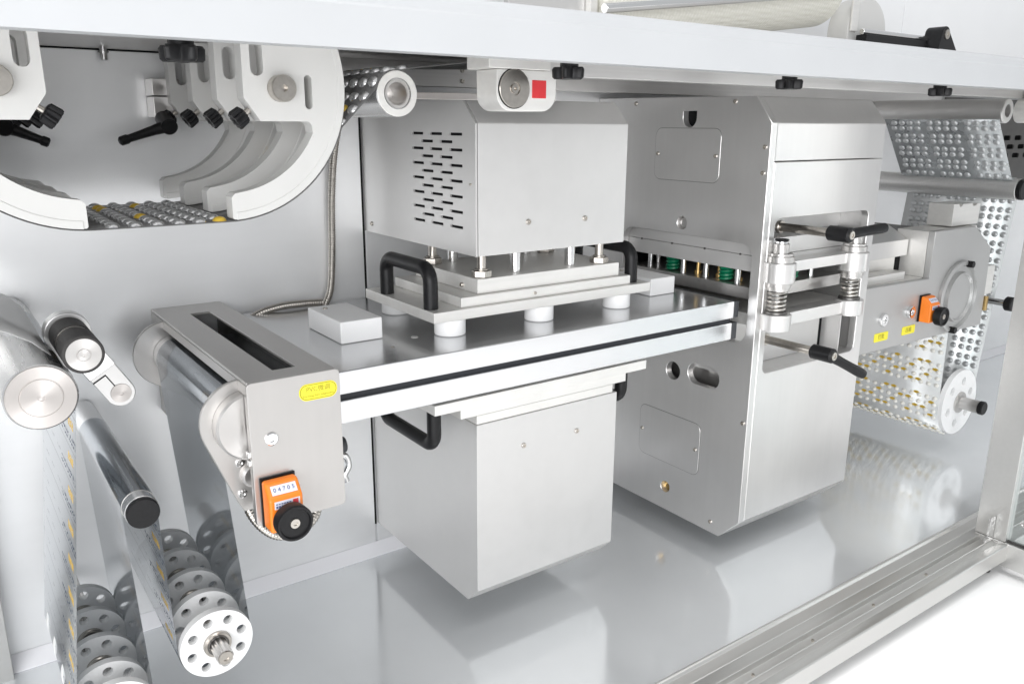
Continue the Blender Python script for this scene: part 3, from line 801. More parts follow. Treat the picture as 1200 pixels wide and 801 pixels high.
# finer straight runs
def refine(path, step=0.02):
    out = [path[0]]
    for a, c in zip(path, path[1:]):
        n = max(1, int(math.hypot(c[0] - a[0], c[1] - a[1]) / step))
        for k in range(1, n + 1): out.append((a[0] + (c[0] - a[0]) * k / n, a[1] + (c[1] - a[1]) * k / n))
    return out
me, _ss = sheet(refine(feed_path, 0.01), -0.3035, -0.078, 4)
fs_ = to_obj("feed_sheet", me, "paper_film", None, label="smooth pale grey sheet running in from the left above the polished roller", category="film")
fs_.modifiers.new("thickness", 'SOLIDIFY').thickness = 0.0005
fp_ = refine(film_path)
me, _ss = sheet(fp_, -0.3035, -0.078, 4)
to_obj("forming_film", me, "film", None, label="printed see-through grey film looping over the left rollers and white reels", category="film")

def plain_roller(name, label, x, z, y0, y1, r, group=None, cap=None):
    t = thing(name, label, "roller", (x, (y0 + y1) / 2, z - r), group)
    obj("sleeve", ycyl(B(), x, z, y0, y1, r, 64, 0.0012), "roller_steel", t)
    return t
t = plain_roller("feed_roller", "large polished steel roller with concentric face at the left edge", 0.055, 0.436, -0.3225, -0.002, 0.0272)
obj("end_face", lathe(B(), (0.055, -0.3227, 0.436), (0, -1, 0), [(0, 0), (0, 0.0260), (0.0006, 0.0256), (0.0006, 0.0160), (0.0002, 0.0157), (0.0002, 0.0152), (0.0008, 0.0150), (0.0008, 0.0028), (-0.003, 0.0022), (-0.003, 0)], 56), "roller_face", t)
t = thing("nip_roller", "black rubber nip roller on a pivot arm above the polished roller", "roller", (0.0895, -0.2, 0.449))
obj("rubber_sleeve", lathe(B(), (0.0895, -0.3200, 0.4655), (0, 1, 0), [(0, 0.0130), (0, 0.0150), (0.001, 0.0160), (0.035, 0.0160), (0.036, 0.0148), (0.036, 0.010)], 48), "rubber", t)
obj("rubber_sleeve", lathe(B(), (0.0895, -0.2730, 0.4655), (0, 1, 0), [(0, 0.010), (0, 0.0148), (0.001, 0.0160), (0.033, 0.0160), (0.034, 0.0148), (0.034, 0.010)], 48), "rubber", t)
obj("core", ycyl(B(), 0.0895, 0.4655, -0.318, -0.22, 0.0128, 40), "chrome", t)
obj("groove_ring", lathe(B(), (0.0895, -0.2775, 0.4655), (0, 1, 0), [(0, 0.012), (0, 0.0150), (0.0022, 0.0150), (0.0022, 0.012)], 40), "bolt_steel", t)
obj("end_face", lathe(B(), (0.0895, -0.3195, 0.4655), (0, -1, 0), [(0, 0), (0, 0.0136), (0.0008, 0.0134), (0.0008, 0.0056), (0.0002, 0.0053), (0.0002, 0.0048), (0.001, 0.0045), (0.001, 0.0018), (-0.002, 0.0014), (-0.002, 0)], 40), "machined", t)
# pivot arm from the nip roller down to its clamp
u = Vector((0.037, 0, -0.0625)).normalized(); v_ = Vector((-u.z, 0, u.x))
def armpt(a, c): 
    p_ = Vector((0.0895, 0, 0.4655)) + u * a + v_ * c
    return (p_.x, p_.z)
arm_out = [armpt(0.0195 * math.cos(R(a)), 0.0195 * math.sin(R(a))) for a in range(60, 301, 15)] + [armpt(0.030, -0.0130), armpt(0.0726, -0.0130)]
for k in range(0, 13): arm_out.append(armpt(0.0726 + 0.0130 * math.sin(R(k * 15)), -0.0130 * math.cos(R(k * 15))))
arm_out += [armpt(0.030, 0.0130)]
dd = [p for i, p in enumerate(arm_out) if i == 0 or (abs(p[0] - arm_out[i - 1][0]) + abs(p[1] - arm_out[i - 1][1])) > 1e-5]
obj("pivot_arm", prism(dd, 'xz', -0.238, -0.222, 0.0012, 2), "box_steel", t)
bx = armpt(0.0726, 0.0)
hp_ = [armpt(0.024, -0.0134), armpt(0.046, -0.0134), armpt(0.046, 0.0134), armpt(0.024, 0.0134)]
obj("polished_band", prism(hp_, 'xz', -0.2405, -0.2379, 0.0006, 1), "chrome", t)
obj("pivot_bush", lathe(B(), (bx[0], -0.2382, bx[1]), (0, -1, 0), [(0, 0), (0, 0.0092), (0.0006, 0.0090), (0.0006, 0.0022), (-0.002, 0.0017), (-0.002, 0)], 32), "roller_face", t)
sl_ = [armpt(0.0495, -0.0128), armpt(0.0495, 0.0005), armpt(0.066, 0.0005), armpt(0.066, -0.0005), armpt(0.0507, -0.0005), armpt(0.0507, -0.0128)]
obj("clamp_slit", prism(sl_, 'xz', -0.2385, -0.236, 0), "black_gap", t)
obj("pivot_shaft", ycyl(B(), bx[0], bx[1], -0.222, -0.002, 0.006, 24), "chrome", t)
t = plain_roller("tube_roller", "polished tube roller with black end cap between the two white reels", 0.119, 0.316, -0.3195, -0.002, 0.0146)
obj("end_cap", lathe(B(), (0.119, -0.3185, 0.316), (0, -1, 0), [(0, 0), (0, 0.0140), (0.005, 0.0140), (0.006, 0.0132), (0.006, 0)], 48), "black_plastic", t)
obj("cap_ring", lathe(B(), (0.119, -0.305, 0.316), (0, 1, 0), [(0, 0.0140), (0.0, 0.0149), (0.0012, 0.0149), (0.0012, 0.0140)], 48), "machined", t)

def disc_mesh(r, nh, rh, ro, bore, th):
    holes = [circ(ro * math.cos(2 * math.pi * (k + 0.35) / nh), ro * math.sin(2 * math.pi * (k + 0.35) / nh), rh, 20) for k in range(nh)] + [circ(0, 0, bore, 32)]
    t_ = plate(circ(0, 0, r, 72), holes, 'xz', 0, th, 0.0008)
    bmesh.ops.recalc_face_normals(t_, faces=t_.faces)
    me_ = bpy.data.meshes.new("disc"); t_.to_mesh(me_); t_.free()
    me_.materials.append(MATS["reel_white"]); me_.shade_smooth(); me_.set_sharp_from_angle(angle=R(32))
    return me_
DM = disc_mesh(0.0350, 8, 0.0048, 0.0252, 0.0135, 0.0085)
def reel(label, x, z, ys, yfront):
    t_ = thing("film_reel", label, "reel", (x, -0.2, z - 0.035), "white film reels under the rollers")
    rot0 = 0
    for k, y in enumerate(ys):
        inst("disc", DM, t_, Matrix.Translation((x, y, z)) @ Matrix.Rotation(0.3 * k, 4, 'Y'))
        obj("hub_ring", lathe(B(), (x, y - 0.0035, z), (0, 1, 0), [(0, 0.0085), (0, 0.0125), (0.001, 0.0134), (0.0145, 0.0134), (0.0155, 0.0122), (0.0155, 0.0085)], 36), "bolt_steel", t_)
        obj("circlip", lathe(B(), (x, y - 0.0042, z), (0, 1, 0), [(0, 0.0088), (0, 0.0105), (0.0006, 0.0105), (0.0006, 0.0088)], 30), "dark_steel", t_)
    sp_ = []
    for k in range(40):
        rr = 0.0082 if k % 4 < 2 else 0.0070
        sp_.append((x + rr * math.cos(2 * math.pi * k / 40), z + rr * math.sin(2 * math.pi * k / 40)))
    obj("splined_shaft", prism(sp_, 'xz', yfront, -0.01, 0), "machined", t_)
    obj("shaft_end", lathe(B(), (x, yfront - 0.0002, z), (0, -1, 0), [(0, 0), (0, 0.0072), (0.0012, 0.0066), (0.0012, 0.0030), (-0.003, 0.0024), (-0.003, 0)], 30), "bolt_steel", t_)
    return t_
reel("white perforated reel of five discs on a splined shaft, nearest the film box", 0.1735, 0.154, (-0.309, -0.268, -0.219, -0.166, -0.113), -0.336)
reel("white perforated reel half out of the frame at the bottom left", 0.079, 0.114, (-0.309, -0.272, -0.222, -0.166, -0.113), -0.336)

# ================================================================== WHITE GUIDE ARMS
MX = 0.167
def arm_poly(m):
    f = (lambda x: x) if not m else (lambda x: 2 * MX - x)
    out = [(0.244, 0.7285), (0.2435, 0.671), (0.2575, 0.651), (0.300, 0.651)] + arc(0.300, 0.6455, 0.0055, 90, -10, 5)
    a0 = math.degrees(math.atan2(0.641 - 0.682, 0.306 - 0.222))
    out += arc(0.222, 0.682, 0.0935, a0, -82, 18)
    out += [(0.2295, 0.5885), (0.226, 0.5850), (0.226, 0.5665), (0.2275, 0.5652)]
    out += arc(0.222, 0.682, 0.1170, -86, 23.4, 30)
    s1 = arc(0.2570, 0.7135, 0.0058, 0, 180, 6) + arc(0.2570, 0.6955, 0.0058, 180, 360, 6)
    s2 = arc(0.3035, 0.6885, 0.0036, 0, 180, 6) + arc(0.3035, 0.6655, 0.0036, 180, 360, 6)
    return [(f(a), c) for a, c in out], [[(f(a), c) for a, c in h] for h in (s1, s2, circ(0.277, 0.6795, 0.0118))]
def rim_poly(m):
    f = (lambda x: x) if not m else (lambda x: 2 * MX - x)
    return [(f(a), c) for a, c in arc(0.222, 0.682, 0.1175, -86.5, 20, 28) + arc(0.222, 0.682, 0.1105, 20, -86.3, 28)]
def lobed(r, n=8, d=0.12, k=48):
    return [(r * (1 - d + d * math.cos(n * 2 * math.pi * i / k)) * math.cos(2 * math.pi * i / k), r * (1 - d + d * math.cos(n * 2 * math.pi * i / k)) * math.sin(2 * math.pi * i / k)) for i in range(k)]
def knob_along(bm, org, d, prof, n=8):
    """grooved knob: prof = (height, radius)"""
    ax = Vector(d).normalized(); a = Vector((0, 1, 0)); u_ = ax.cross(a).normalized(); w = ax.cross(u_); o_ = Vector(org)
    rings = []
    for h, r in prof:
        rings.append([bm.verts.new(o_ + ax * h + u_ * p + w * q) for p, q in lobed(r, n)])
    for A, C in zip(rings, rings[1:]):
        for i in range(len(A)): bm.faces.new((A[i], A[(i + 1) % len(A)], C[(i + 1) % len(A)], C[i]))
    bm.faces.new(rings[0][::-1]); bm.faces.new(rings[-1])
    return bm
AY = (-0.300, -0.222, -0.137, -0.048)
rank = ("foremost", "second", "third", "rearmost")
for m in (False, True):
    fx = (lambda x: x) if not m else (lambda x: 2 * MX - x)
    sgn = -1 if not m else 1
    o_, h_ = arm_poly(m)
    for k, y in enumerate(AY):
        th = 0.018
        lab = f"{rank[k]} white curved guide arm of the right-hand row, under the deck" if not m else f"{rank[k]} white curved guide arm of the left-hand row, cut by the frame"
        t = thing("curved_guide", lab, "guide arm", (fx(0.28), y, 0.565), "white curved guide arms")
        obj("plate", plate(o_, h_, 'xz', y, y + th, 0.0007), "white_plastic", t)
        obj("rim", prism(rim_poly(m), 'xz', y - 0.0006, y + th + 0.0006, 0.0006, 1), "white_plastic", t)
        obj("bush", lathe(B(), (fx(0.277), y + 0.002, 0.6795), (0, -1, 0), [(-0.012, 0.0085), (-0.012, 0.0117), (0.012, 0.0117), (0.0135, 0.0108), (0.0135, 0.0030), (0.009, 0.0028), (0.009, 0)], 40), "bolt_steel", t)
        d = Vector((sgn * 0.80, 0, -0.60))
        p0 = Vector((fx(0.2505), y + th / 2, 0.661))
        obj("screw_stub", cyl(B(), p0, p0 + d * 0.006, 0.0028, 14), "bolt_steel", t)
        obj("grip_knob", knob_along(B(), p0 + d * 0.0055, d, [(0, 0.006), (0.0015, 0.0085), (0.010, 0.0092), (0.0118, 0.0085), (0.0118, 0.005), (0.0105, 0.004)], 10), "black_plastic", t)
    sh = obj("arm_shaft", ycyl(B(), fx(0.277), 0.6795, -0.2865, -0.001, 0.0083, 28), "chrome", None,
        label="steel shaft through the " + ("right-hand" if not m else "left-hand") + " row of white guide arms", category="shaft", group="guide arm shafts")
# clamp blocks and levers near the wall
for lab, bx0, piv, tip in (("black clamp lever by the back wall, below the right-hand guide arms", 0.228, (0.236, -0.055, 0.646), (0.183, -0.06, 0.629)),
                       ("black clamp lever by the back wall, below the left-hand guide arms", 0.05, (0.078, -0.055, 0.645), (0.1165, -0.06, 0.628))):
    t = thing("clamp_lever", lab, "lever", (piv[0], piv[1], piv[2] - 0.01), "clamp levers by the back wall")
    obj("clamp_block", box(B(), bx0, bx0 + 0.030, -0.034, -0.001, 0.6785, 0.697, 0.001), "machined", t)
    obj("clamp_block", box(B(), bx0, bx0 + 0.030, -0.034, -0.001, 0.655, 0.6775, 0.001), "machined", t)
    obj("hub", cyl(B(), (piv[0], piv[1] - 0.008, piv[2] - 0.002), (piv[0], piv[1] + 0.02, piv[2] + 0.008), 0.009, 24, 0.0015), "black_plastic", t)
    a, c = Vector(piv), Vector(tip)
    obj("arm", tube(B(), [a, a.lerp(c, 0.3), a.lerp(c, 0.6), a.lerp(c, 0.8), a.lerp(c, 0.84), a.lerp(c, 0.97), c], [0.0075, 0.0055, 0.0046, 0.0042, 0.0052, 0.0050, 0.003], 12), "black_plastic", t)

# ------------------------------------------------------------------ pill web over the guide arms
pw = [(0.66, 0.7215), (0.52, 0.7165), (0.398, 0.7008)] + arc(0.395, 0.678, 0.0228, 92, 168, 10) + arc(0.222, 0.682, 0.1182, -18, -90, 22) + arc(0.112, 0.682, 0.1182, -90, -185, 24)
pw = refine(pw, 0.012)
t = thing("pill_web", "dark blister web full of silver and yellow pills under the white arms", "blister web", (0.167, -0.19, 0.5635))
me, ss = sheet(pw, -0.300, -0.078, 3)
wo = to_obj("web", me, "foil_dark", t)
md = wo.modifiers.new("thickness", 'SOLIDIFY'); md.thickness = 0.0006
PD = dome_mesh("pill", 0.0062, 0.0070, 0.0042, "pill_silver", 12, 4)
PY = dome_mesh("pill", 0.0062, 0.0070, 0.0042, "capsule_yellow", 12, 4)
tot = ss[-1]; s = 0.006; row = 0
while s < tot - 0.10:
    q = on_path(pw, ss, s)
    if q and ((q[1] < 0.582 and 0.085 < q[0] < 0.31) or 0.315 < q[0] < 0.43) and row % 7 != 6:
        for j in range(10):
            y = -0.2890 + j * 0.0215
            if y > -0.086: continue
            inst("pill", PY if random.random() < 0.12 else PD, t, path_matrix(pw, ss, s, y + random.uniform(-0.0008, 0.0008), -1))
    s += 0.0178; row += 1


# ------------------------------------------------------------------ idler roller and bracket under the deck
t = thing("idler_roller", "hollow aluminium roller carrying the pill web beside the guide arms", "roller", (0.395, -0.19, 0.6555))
obj("sleeve", lathe(B(), (0.395, -0.300, 0.678), (0, 1, 0), [(0.0008, 0.0137), (0.0008, 0.0144), (0, 0.0147), (0, 0.0216), (0.001, 0.0224), (0.298, 0.0224)], 64), "roller_steel", t)
obj("bore", lathe(B(), (0.395, -0.300, 0.678), (0, 1, 0), [(0.030, 0), (0.030, 0.0100), (0.0, 0.0108), (0.0, 0.0112), (-0.0006, 0.0114), (-0.0006, 0.0134), (0.0008, 0.0136)], 64), "machined", t)
obj("end_face", lathe(B(), (0.395, -0.3006, 0.678), (0, 1, 0), [(0, 0.0149), (-0.0006, 0.0150), (-0.0006, 0.0212), (0, 0.0218)], 64), "plate_alu", t)
screw(t, 0.3925, -0.2715, 0.677, (0, -1, 0), 0.003, "brass")
t = obj("guide_bar", prism([(0.410, 0.6735), (0.60, 0.6745), (0.60, 0.6825), (0.410, 0.6800)], 'xz', -0.292, -0.286, 0.0006), "roller_face", None, label="thin flat steel bar running from the hollow roller behind the red-marked bracket", category="bar")
t = thing("roller_bracket", "aluminium bracket with round steel disc and red square under the beam", "bracket", (0.475, -0.385, 0.661))
body = [(0.4335, 0.6985)] + arc(0.4495, 0.6775, 0.0160, 180, 270, 8) + arc(0.4960, 0.6785, 0.0170, -90, 0, 8) + [(0.513, 0.6950)] + arc(0.5100, 0.6955, 0.003, 0, 90, 3) + [(0.4335, 0.6985)]
body = [p for i, p in enumerate(body) if i == 0 or p != body[0]]
obj("body", prism([(0.4435, 0.6984)] + arc(0.4585, 0.6765, 0.0150, 180, 270, 8) + arc(0.4960, 0.6785, 0.0170, -90, 0, 8) + arc(0.5085, 0.6940, 0.0045, 0, 90, 4), 'xz', -0.402, -0.368, 0.0012, 2), "plate_alu", t)
obj("mount", box(B(), 0.4340, 0.5050, -0.4035, -0.366, 0.6988, 0.7286, 0.001), "plate_alu", t)
obj("disc", lathe(B(), (0.4630, -0.4022, 0.6815), (0, -1, 0), [(-0.001, 0), (-0.001, 0.0172), (0.0012, 0.0172), (0.0016, 0.0168), (0.0016, 0.0060), (0.0003, 0.0058), (0.0003, 0.0042), (0.0020, 0.0040), (0.0020, 0.0016), (0, 0.0014), (0, 0)], 48), "bolt_steel", t)
obj("disc_rim", lathe(B(), (0.4630, -0.4022, 0.6815), (0, -1, 0), [(-0.001, 0.0173), (0.0002, 0.0173), (0.0002, 0.0180), (-0.001, 0.0180)], 48), "black_gap", t)
obj("red_mark", box(B(), 0.4840, 0.5005, -0.4026, -0.4015, 0.6735, 0.6898, 0.0003), "red_paint", t)

# ------------------------------------------------------------------ star knobs below the deck
for lab, x in (("black star knob under the beam, above the white guide arms", 0.158), ("black star knob under the beam, right of the red-marked bracket", 0.4975),
               ("black star knob under the beam, above the die-cutting station", 0.82), ("black star knob under the beam, near the dimpled blister web", 1.149)):
    t = thing("star_knob", lab, "knob", (x, -0.44, 0.69), "black star knobs under the beam")
    k = B()
    z0 = 0.6895
    for h in (0, 1): pass
    rings = []
    for h, r in ((0, 0.0135), (0.0015, 0.0153), (0.0085, 0.0158), (0.0105, 0.0142)):
        pts_ = [(x + rr * math.cos(a_), -0.44 + rr * math.sin(a_), z0 + h) for a_, rr in ((2 * math.pi * i / 60, r * (0.80 + 0.20 * math.cos(5 * 2 * math.pi * i / 60))) for i in range(60))]
        rings.append([k.verts.new(p_) for p_ in pts_])
    for A, C in zip(rings, rings[1:]):
        for i in range(60): k.faces.new((A[i], A[(i + 1) % 60], C[(i + 1) % 60], C[i]))
    k.faces.new(rings[0][::-1]); k.faces.new(rings[-1])
    obj("head", k, "black_plastic", t)
    obj("stem", cyl(B(), (x, -0.44, 0.6998), (x, -0.44, 0.7288), 0.0085, 24), "black_plastic", t)

# ------------------------------------------------------------------ flexible metal conduits
def conduit(label, pts, r=0.0050):
    P_ = smooth_pts(pts, 30)
    L_ = [0.0]
    for a, c in zip(P_, P_[1:]): L_.append(L_[-1] + (c - a).length)
    n = int(L_[-1] / 0.0008); Q = []; rad = []; j = 0
    for i in range(n + 1):
        s_ = L_[-1] * i / n
        while j < len(L_) - 2 and L_[j + 1] < s_: j += 1
        t_ = (s_ - L_[j]) / max(L_[j + 1] - L_[j], 1e-9)
        Q.append(P_[j].lerp(P_[j + 1], t_)); rad.append(r * (1.0 if i % 4 < 2 else 0.90))
    return obj("metal_conduit", tube(B(), Q, rad, 12), "bolt_steel", None, label=label, category="conduit", group="flexible metal conduits")
conduit("ribbed metal conduit dropping down the back wall and curling behind the film box", [(0.475, -0.012, 0.70), (0.455, -0.010, 0.625), (0.447, -0.008, 0.56), (0.443, -0.008, 0.48), (0.437, -0.010, 0.43), (0.425, -0.012, 0.405), (0.418, -0.012, 0.37)])
conduit("ribbed metal conduit arching from the film box over the left end of the table", [(0.300, -0.02, 0.378), (0.315, -0.02, 0.400), (0.335, -0.02, 0.412), (0.365, -0.02, 0.4175), (0.395, -0.02, 0.4175), (0.42, -0.02, 0.416)])
conduit("ribbed metal conduit looping below the film box under its orange counter", [(0.215, -0.285, 0.305), (0.222, -0.295, 0.272), (0.238, -0.30, 0.250), (0.257, -0.30, 0.243), (0.277, -0.30, 0.248), (0.292, -0.29, 0.262), (0.300, -0.26, 0.30)])
t = thing("hook_fitting", "small steel hook fitting peeping out behind the film box", "fitting", (0.385, -0.15, 0.215))
obj("boss", cyl(B(), (0.376, -0.15, 0.262), (0.386, -0.15, 0.262), 0.010, 24), "end_cap_grey", t)
obj("hook", tube(B(), smooth_pts([(0.374, -0.15, 0.252), (0.386, -0.15, 0.246), (0.390, -0.15, 0.232), (0.384, -0.15, 0.221), (0.386, -0.15, 0.212)], 8), 0.0042, 12), "chrome", t)

# ================================================================== RIGHT SIDE: EMBOSSING STATION AND BLISTER WEBS
em = thing("embossing_station", "pale aluminium embossing block with round bearing ring right of the housing", "machine unit", (1.45, -0.19, 0.277))
fpl = [(1.20, 0.281), (1.645, 0.277), (1.640, 0.428), (1.568, 0.473), (1.427, 0.473), (1.427, 0.390), (1.20, 0.394)]
obj("front_plate", plate(fpl, [], 'xz', -0.320, -0.308, 0.001), "cast_alu", em)
obj("ledge", box(B(), 1.20, 1.426, -0.3075, -0.265, 0.374, 0.3905, 0.001), "plate_alu", em)
obj("ledge_pad", box(B(), 1.245, 1.38, -0.300, -0.272, 0.3907, 0.405, 0.001), "plate_alu", em)
obj("lower_block", box(B(), 1.20, 1.405, -0.2645, -0.06, 0.36, 0.4255, 0.001), "plate_alu", em)
cov = [(-0.275, 0.426), (-0.275, 0.455), (-0.235, 0.4765), (-0.08, 0.4765), (-0.08, 0.426)]
obj("block_cover", prism(cov, 'yz', 1.20, 1.424, 0.001), "box_steel", em)
obj("block_gap", box(B(), 1.4055, 1.4265, -0.262, -0.07, 0.38, 0.4255, 0), "black_gap", em)
obj("bearing_block", box(B(), 1.4275, 1.60, -0.3075, -0.25, 0.39, 0.4715, 0.001), "plate_alu", em)
obj("back_plate", plate(fpl, [], 'xz', -0.075, -0.065, 0.001), "cast_alu", em)
obj("rear_block", box(B(), 1.4275, 1.62, -0.2495, -0.0755, 0.30, 0.455, 0.001), "dark_steel", em)
rg = lathe(B(), (1.532, -0.3202, 0.346), (0, -1, 0), [(0, 0.058), (0, 0.0665), (0.006, 0.0665), (0.008, 0.0645), (0.008, 0.0600), (0.0015, 0.0575), (0.0015, 0.047), (0.009, 0.0455), (0.009, 0.0435), (0.0045, 0.041), (0.0045, 0)], 72)
obj("bearing_ring", rg, "cast_alu", em)
for a in (75, 255):
    x, z = 1.532 + 0.062 * math.cos(R(a)), 0.346 + 0.062 * math.sin(R(a))
    obj("ring_bolt", cyl(B(), (x, -0.3245, z), (x, -0.336, z), 0.0062, 20), "black_plastic", em)
for x, z in ((1.290, 0.334), (1.376, 0.3365)):
    obj("cap_screw", lathe(B(), (x, -0.3202, z), (0, -1, 0), [(0, 0), (0, 0.0115), (0.004, 0.0112), (0.005, 0.010), (0.005, 0.0055), (0.001, 0.005), (0.001, 0)], 28), "chrome", em)
for x, tx in ((1.292, "打批"), (1.378, "压痕")):
    st = obj("sticker", prism(rrect(x - 0.021, x + 0.021, 0.2965, 0.3115, 0.003), 'xz', -0.3206, -0.3201, 0), "yellow_sticker", em)
    text(tx, 0.0095, "sticker_ink", st, (x, -0.3208, 0.304), (1, 0, 0), (0, 0, 1))
obj("rib_block", prism([(1.515, 0.4738), (1.612, 0.4738), (1.612, 0.511), (1.600, 0.512), (1.597, 0.508), (1.585, 0.508), (1.582, 0.513), (1.548, 0.513), (1.545, 0.509), (1.536, 0.509), (1.533, 0.514), (1.515, 0.514)], 'xz', -0.302, -0.255, 0.001), "plate_alu", em)
obj("side_post", box(B(), 1.6455, 1.675, -0.318, -0.300, 0.335, 0.392, 0.0015), "plate_alu", em)
obj("brass_nut", box(B(), 1.6455, 1.654, -0.324, -0.300, 0.305, 0.333, 0.001), "brass", em)
kb = ycyl(B(), 1.715, 0.3125, -0.345, -0.33, 0.014, 32, 0.002)
obj("side_knob", kb, "black_plastic", em)
obj("side_stud", ycyl(B(), 1.715, 0.3125, -0.33, -0.26, 0.0065, 24), "chrome", em)
obj("side_arm", box(B(), 1.64, 1.725, -0.2595, -0.24, 0.30, 0.325, 0.001), "plate_alu", em)
counter("orange position counter with black knob on the embossing block", 1.418, -0.3225, 0.339, 0.95)

# blister web loop: top roller, lower roller, reel
web = [(1.20, 0.7005), (1.648, 0.7005)] + arc(1.650, 0.678, 0.0225, 90, -150, 1)[0:1] + arc(1.650, 0.678, 0.0225, 180, 205, 4)
upper = [(1.6335, 0.6625), (1.7245, 0.5485)] + arc(1.738, 0.532, 0.0212, 130, -5, 10)
lowp = arc(1.738, 0.532, 0.0215, -5, -6, 1) + arc(1.632, 0.117, 0.0675, 5, -185, 30) + [(1.560, 0.30)]
g2 = "dimpled blister webs at the right"
t = thing("blister_web", "dimpled silver blister web hanging slanted below the upper right roller", "blister web", (1.68, -0.19, 0.53))
up_ = refine(upper, 0.01)
me, ss = sheet(up_, -0.302, -0.078, 3)
wo = to_obj("web", me, "foil_web", t); wo.modifiers.new("thickness", 'SOLIDIFY').thickness = 0.0006
DB = dome_mesh("dimple", 0.0060, 0.0064, 0.0038, "foil_dome", 12, 4)
s = 0.008; row = 0
while s < 0.142:
    for j in range(12):
        y = -0.292 + j * 0.0162 + (j // 4) * 0.0085
        M4 = path_matrix(up_, ss, s, y + (0.003 if row % 2 else 0), -1)
        if M4: inst("dimple", DB, t, M4)
    row += 1; s += 0.0135 if row % 2 else 0.0185
t = thing("idler_roller", "hollow steel roller at the upper right with the dimpled web hanging from it", "roller", (1.650, -0.19, 0.655))
obj("sleeve", lathe(B(), (1.650, -0.3065, 0.678), (0, 1, 0), [(0.030, 0), (0.030, 0.0105), (0.0, 0.0115), (0, 0.0212), (0.001, 0.0222), (0.304, 0.0222)], 56), "bright_steel", t)
obj("end_face", lathe(B(), (1.650, -0.3070, 0.678), (0, 1, 0), [(0, 0.0116), (-0.0006, 0.0118), (-0.0006, 0.0205), (0, 0.0212)], 56), "plate_alu", t)
t = thing("lower_idler_roller", "long steel roller with black end cap below the slanted dimpled web", "roller", (1.738, -0.19, 0.511))
obj("sleeve", ycyl(B(), 1.738, 0.532, -0.312, -0.002, 0.0208, 48), "deck_under", t)
obj("end_cap", ycyl(B(), 1.738, 0.532, -0.322, -0.3122, 0.0200, 40, 0.002), "black_plastic", t)
# lower loop round the reel, pills on its outside
lp = refine(lowp, 0.012)
t = thing("reel_web", "blister web with white and yellow pills looped round the right-hand reel", "blister web", (1.632, -0.19, 0.05))
me, ss = sheet(lp, -0.302, -0.078, 3)
wo = to_obj("web", me, "pale_web", t); wo.modifiers.new("thickness", 'SOLIDIFY').thickness = 0.0006
bmD, bmW, bmYl = bmesh.new(), bmesh.new(), bmesh.new()
dW = dome_mesh("t1", 0.0062, 0.0064, 0.0032, "capsule_white", 8, 3)
tot = ss[-1]; s = 0.008; row = 0
# dimples towards the inside of the right run
while s < 0.46:
    for j in range(12):
        y = -0.292 + j * 0.0162 + (j // 4) * 0.0085
        M4 = path_matrix(lp, ss, s, y, -1)
        if M4:
            q = dW.copy(); q.transform(M4); bmD.from_mesh(q); bpy.data.meshes.remove(q)
    row += 1; s += 0.0150 if row % 2 else 0.0185
s = 0.47; row = 0
dB = dome_mesh("t2", 0.0046, 0.0050, 0.0044, "capsule_white", 8, 3)
dY = dome_mesh("t3", 0.0040, 0.0080, 0.0014, "capsule_yellow", 6, 2)
while s < tot - 0.004:
    for j in range(14):
        y = -0.2935 + j * 0.0158
        if y > -0.082: continue
        M4 = path_matrix(lp, ss, s, y, 1)
        if not M4 or row % 5 == 4: continue
        q = dB.copy(); q.transform(M4); bmW.from_mesh(q); bpy.data.meshes.remove(q)
        if (row * 3 + j * 2) % 7 < 3:
            M4 = path_matrix(lp, ss, min(s + 0.004, tot - 0.001), y + 0.0065, 1)
            q = dY.copy(); q.transform(M4); bmYl.from_mesh(q); bpy.data.meshes.remove(q)
    row += 1; s += 0.0135
for nm, b_, mt in (("dimples", bmD, "foil_dome"), ("white_pills", bmW, "capsule_white"), ("yellow_marks", bmYl, "capsule_yellow")):
    me_ = bpy.data.meshes.new(nm); b_.to_mesh(me_); b_.free()
    o = to_obj(nm, me_, mt, t); o["kind"] = "stuff"
t = thing("large_reel", "large white perforated reel disc with black-capped shaft at the right", "reel", (1.632, -0.19, 0.05))
holes = [circ(0.043 * math.cos(R(60 * k + 20)), 0.043 * math.sin(R(60 * k + 20)), 0.0085, 20) for k in range(6)] + [circ(0, 0, 0.016, 28)]
for y in (-0.309, -0.19, -0.085):
    d_ = plate(circ(0, 0, 0.0665, 80), holes, 'xz', y, y + 0.010, 0.0012)
    bmesh.ops.translate(d_, vec=(1.632, 0, 0.117), verts=d_.verts)
    obj("disc", d_, "white_block", t)
obj("hub", lathe(B(), (1.632, -0.302, 0.117), (0, -1, 0), [(0, 0), (0, 0.0215), (0.010, 0.0215), (0.010, 0.016), (0.012, 0.0125), (0.046, 0.0125), (0.046, 0)], 36), "machined", t)
obj("shaft", ycyl(B(), 1.632, 0.117, -0.299, -0.002, 0.012, 24), "machined", t)
obj("end_cap", ycyl(B(), 1.632, 0.117, -0.358, -0.3482, 0.0135, 32, 0.0015), "black_plastic", t)
# far idler bracket cut by the frame under the beam
t = thing("edge_bracket", "round-ended aluminium bracket cut by the right frame edge under the beam", "bracket", (1.46, -0.41, 0.655))
obj("body", prism(arc(1.548, 0.676, 0.020, 90, 270, 12) + [(1.61, 0.656), (1.61, 0.696)], 'xz', -0.42, -0.37, 0.0015), "plate_alu", t)
obj("face_plate", prism(arc(1.554, 0.676, 0.014, 90, 270, 10) + [(1.61, 0.662), (1.61, 0.690)], 'xz', -0.4225, -0.4202, 0.0005), "brass", t)
obj("mount", box(B(), 1.555, 1.61, -0.415, -0.375, 0.6962, 0.7286, 0.0008), "plate_alu", t)
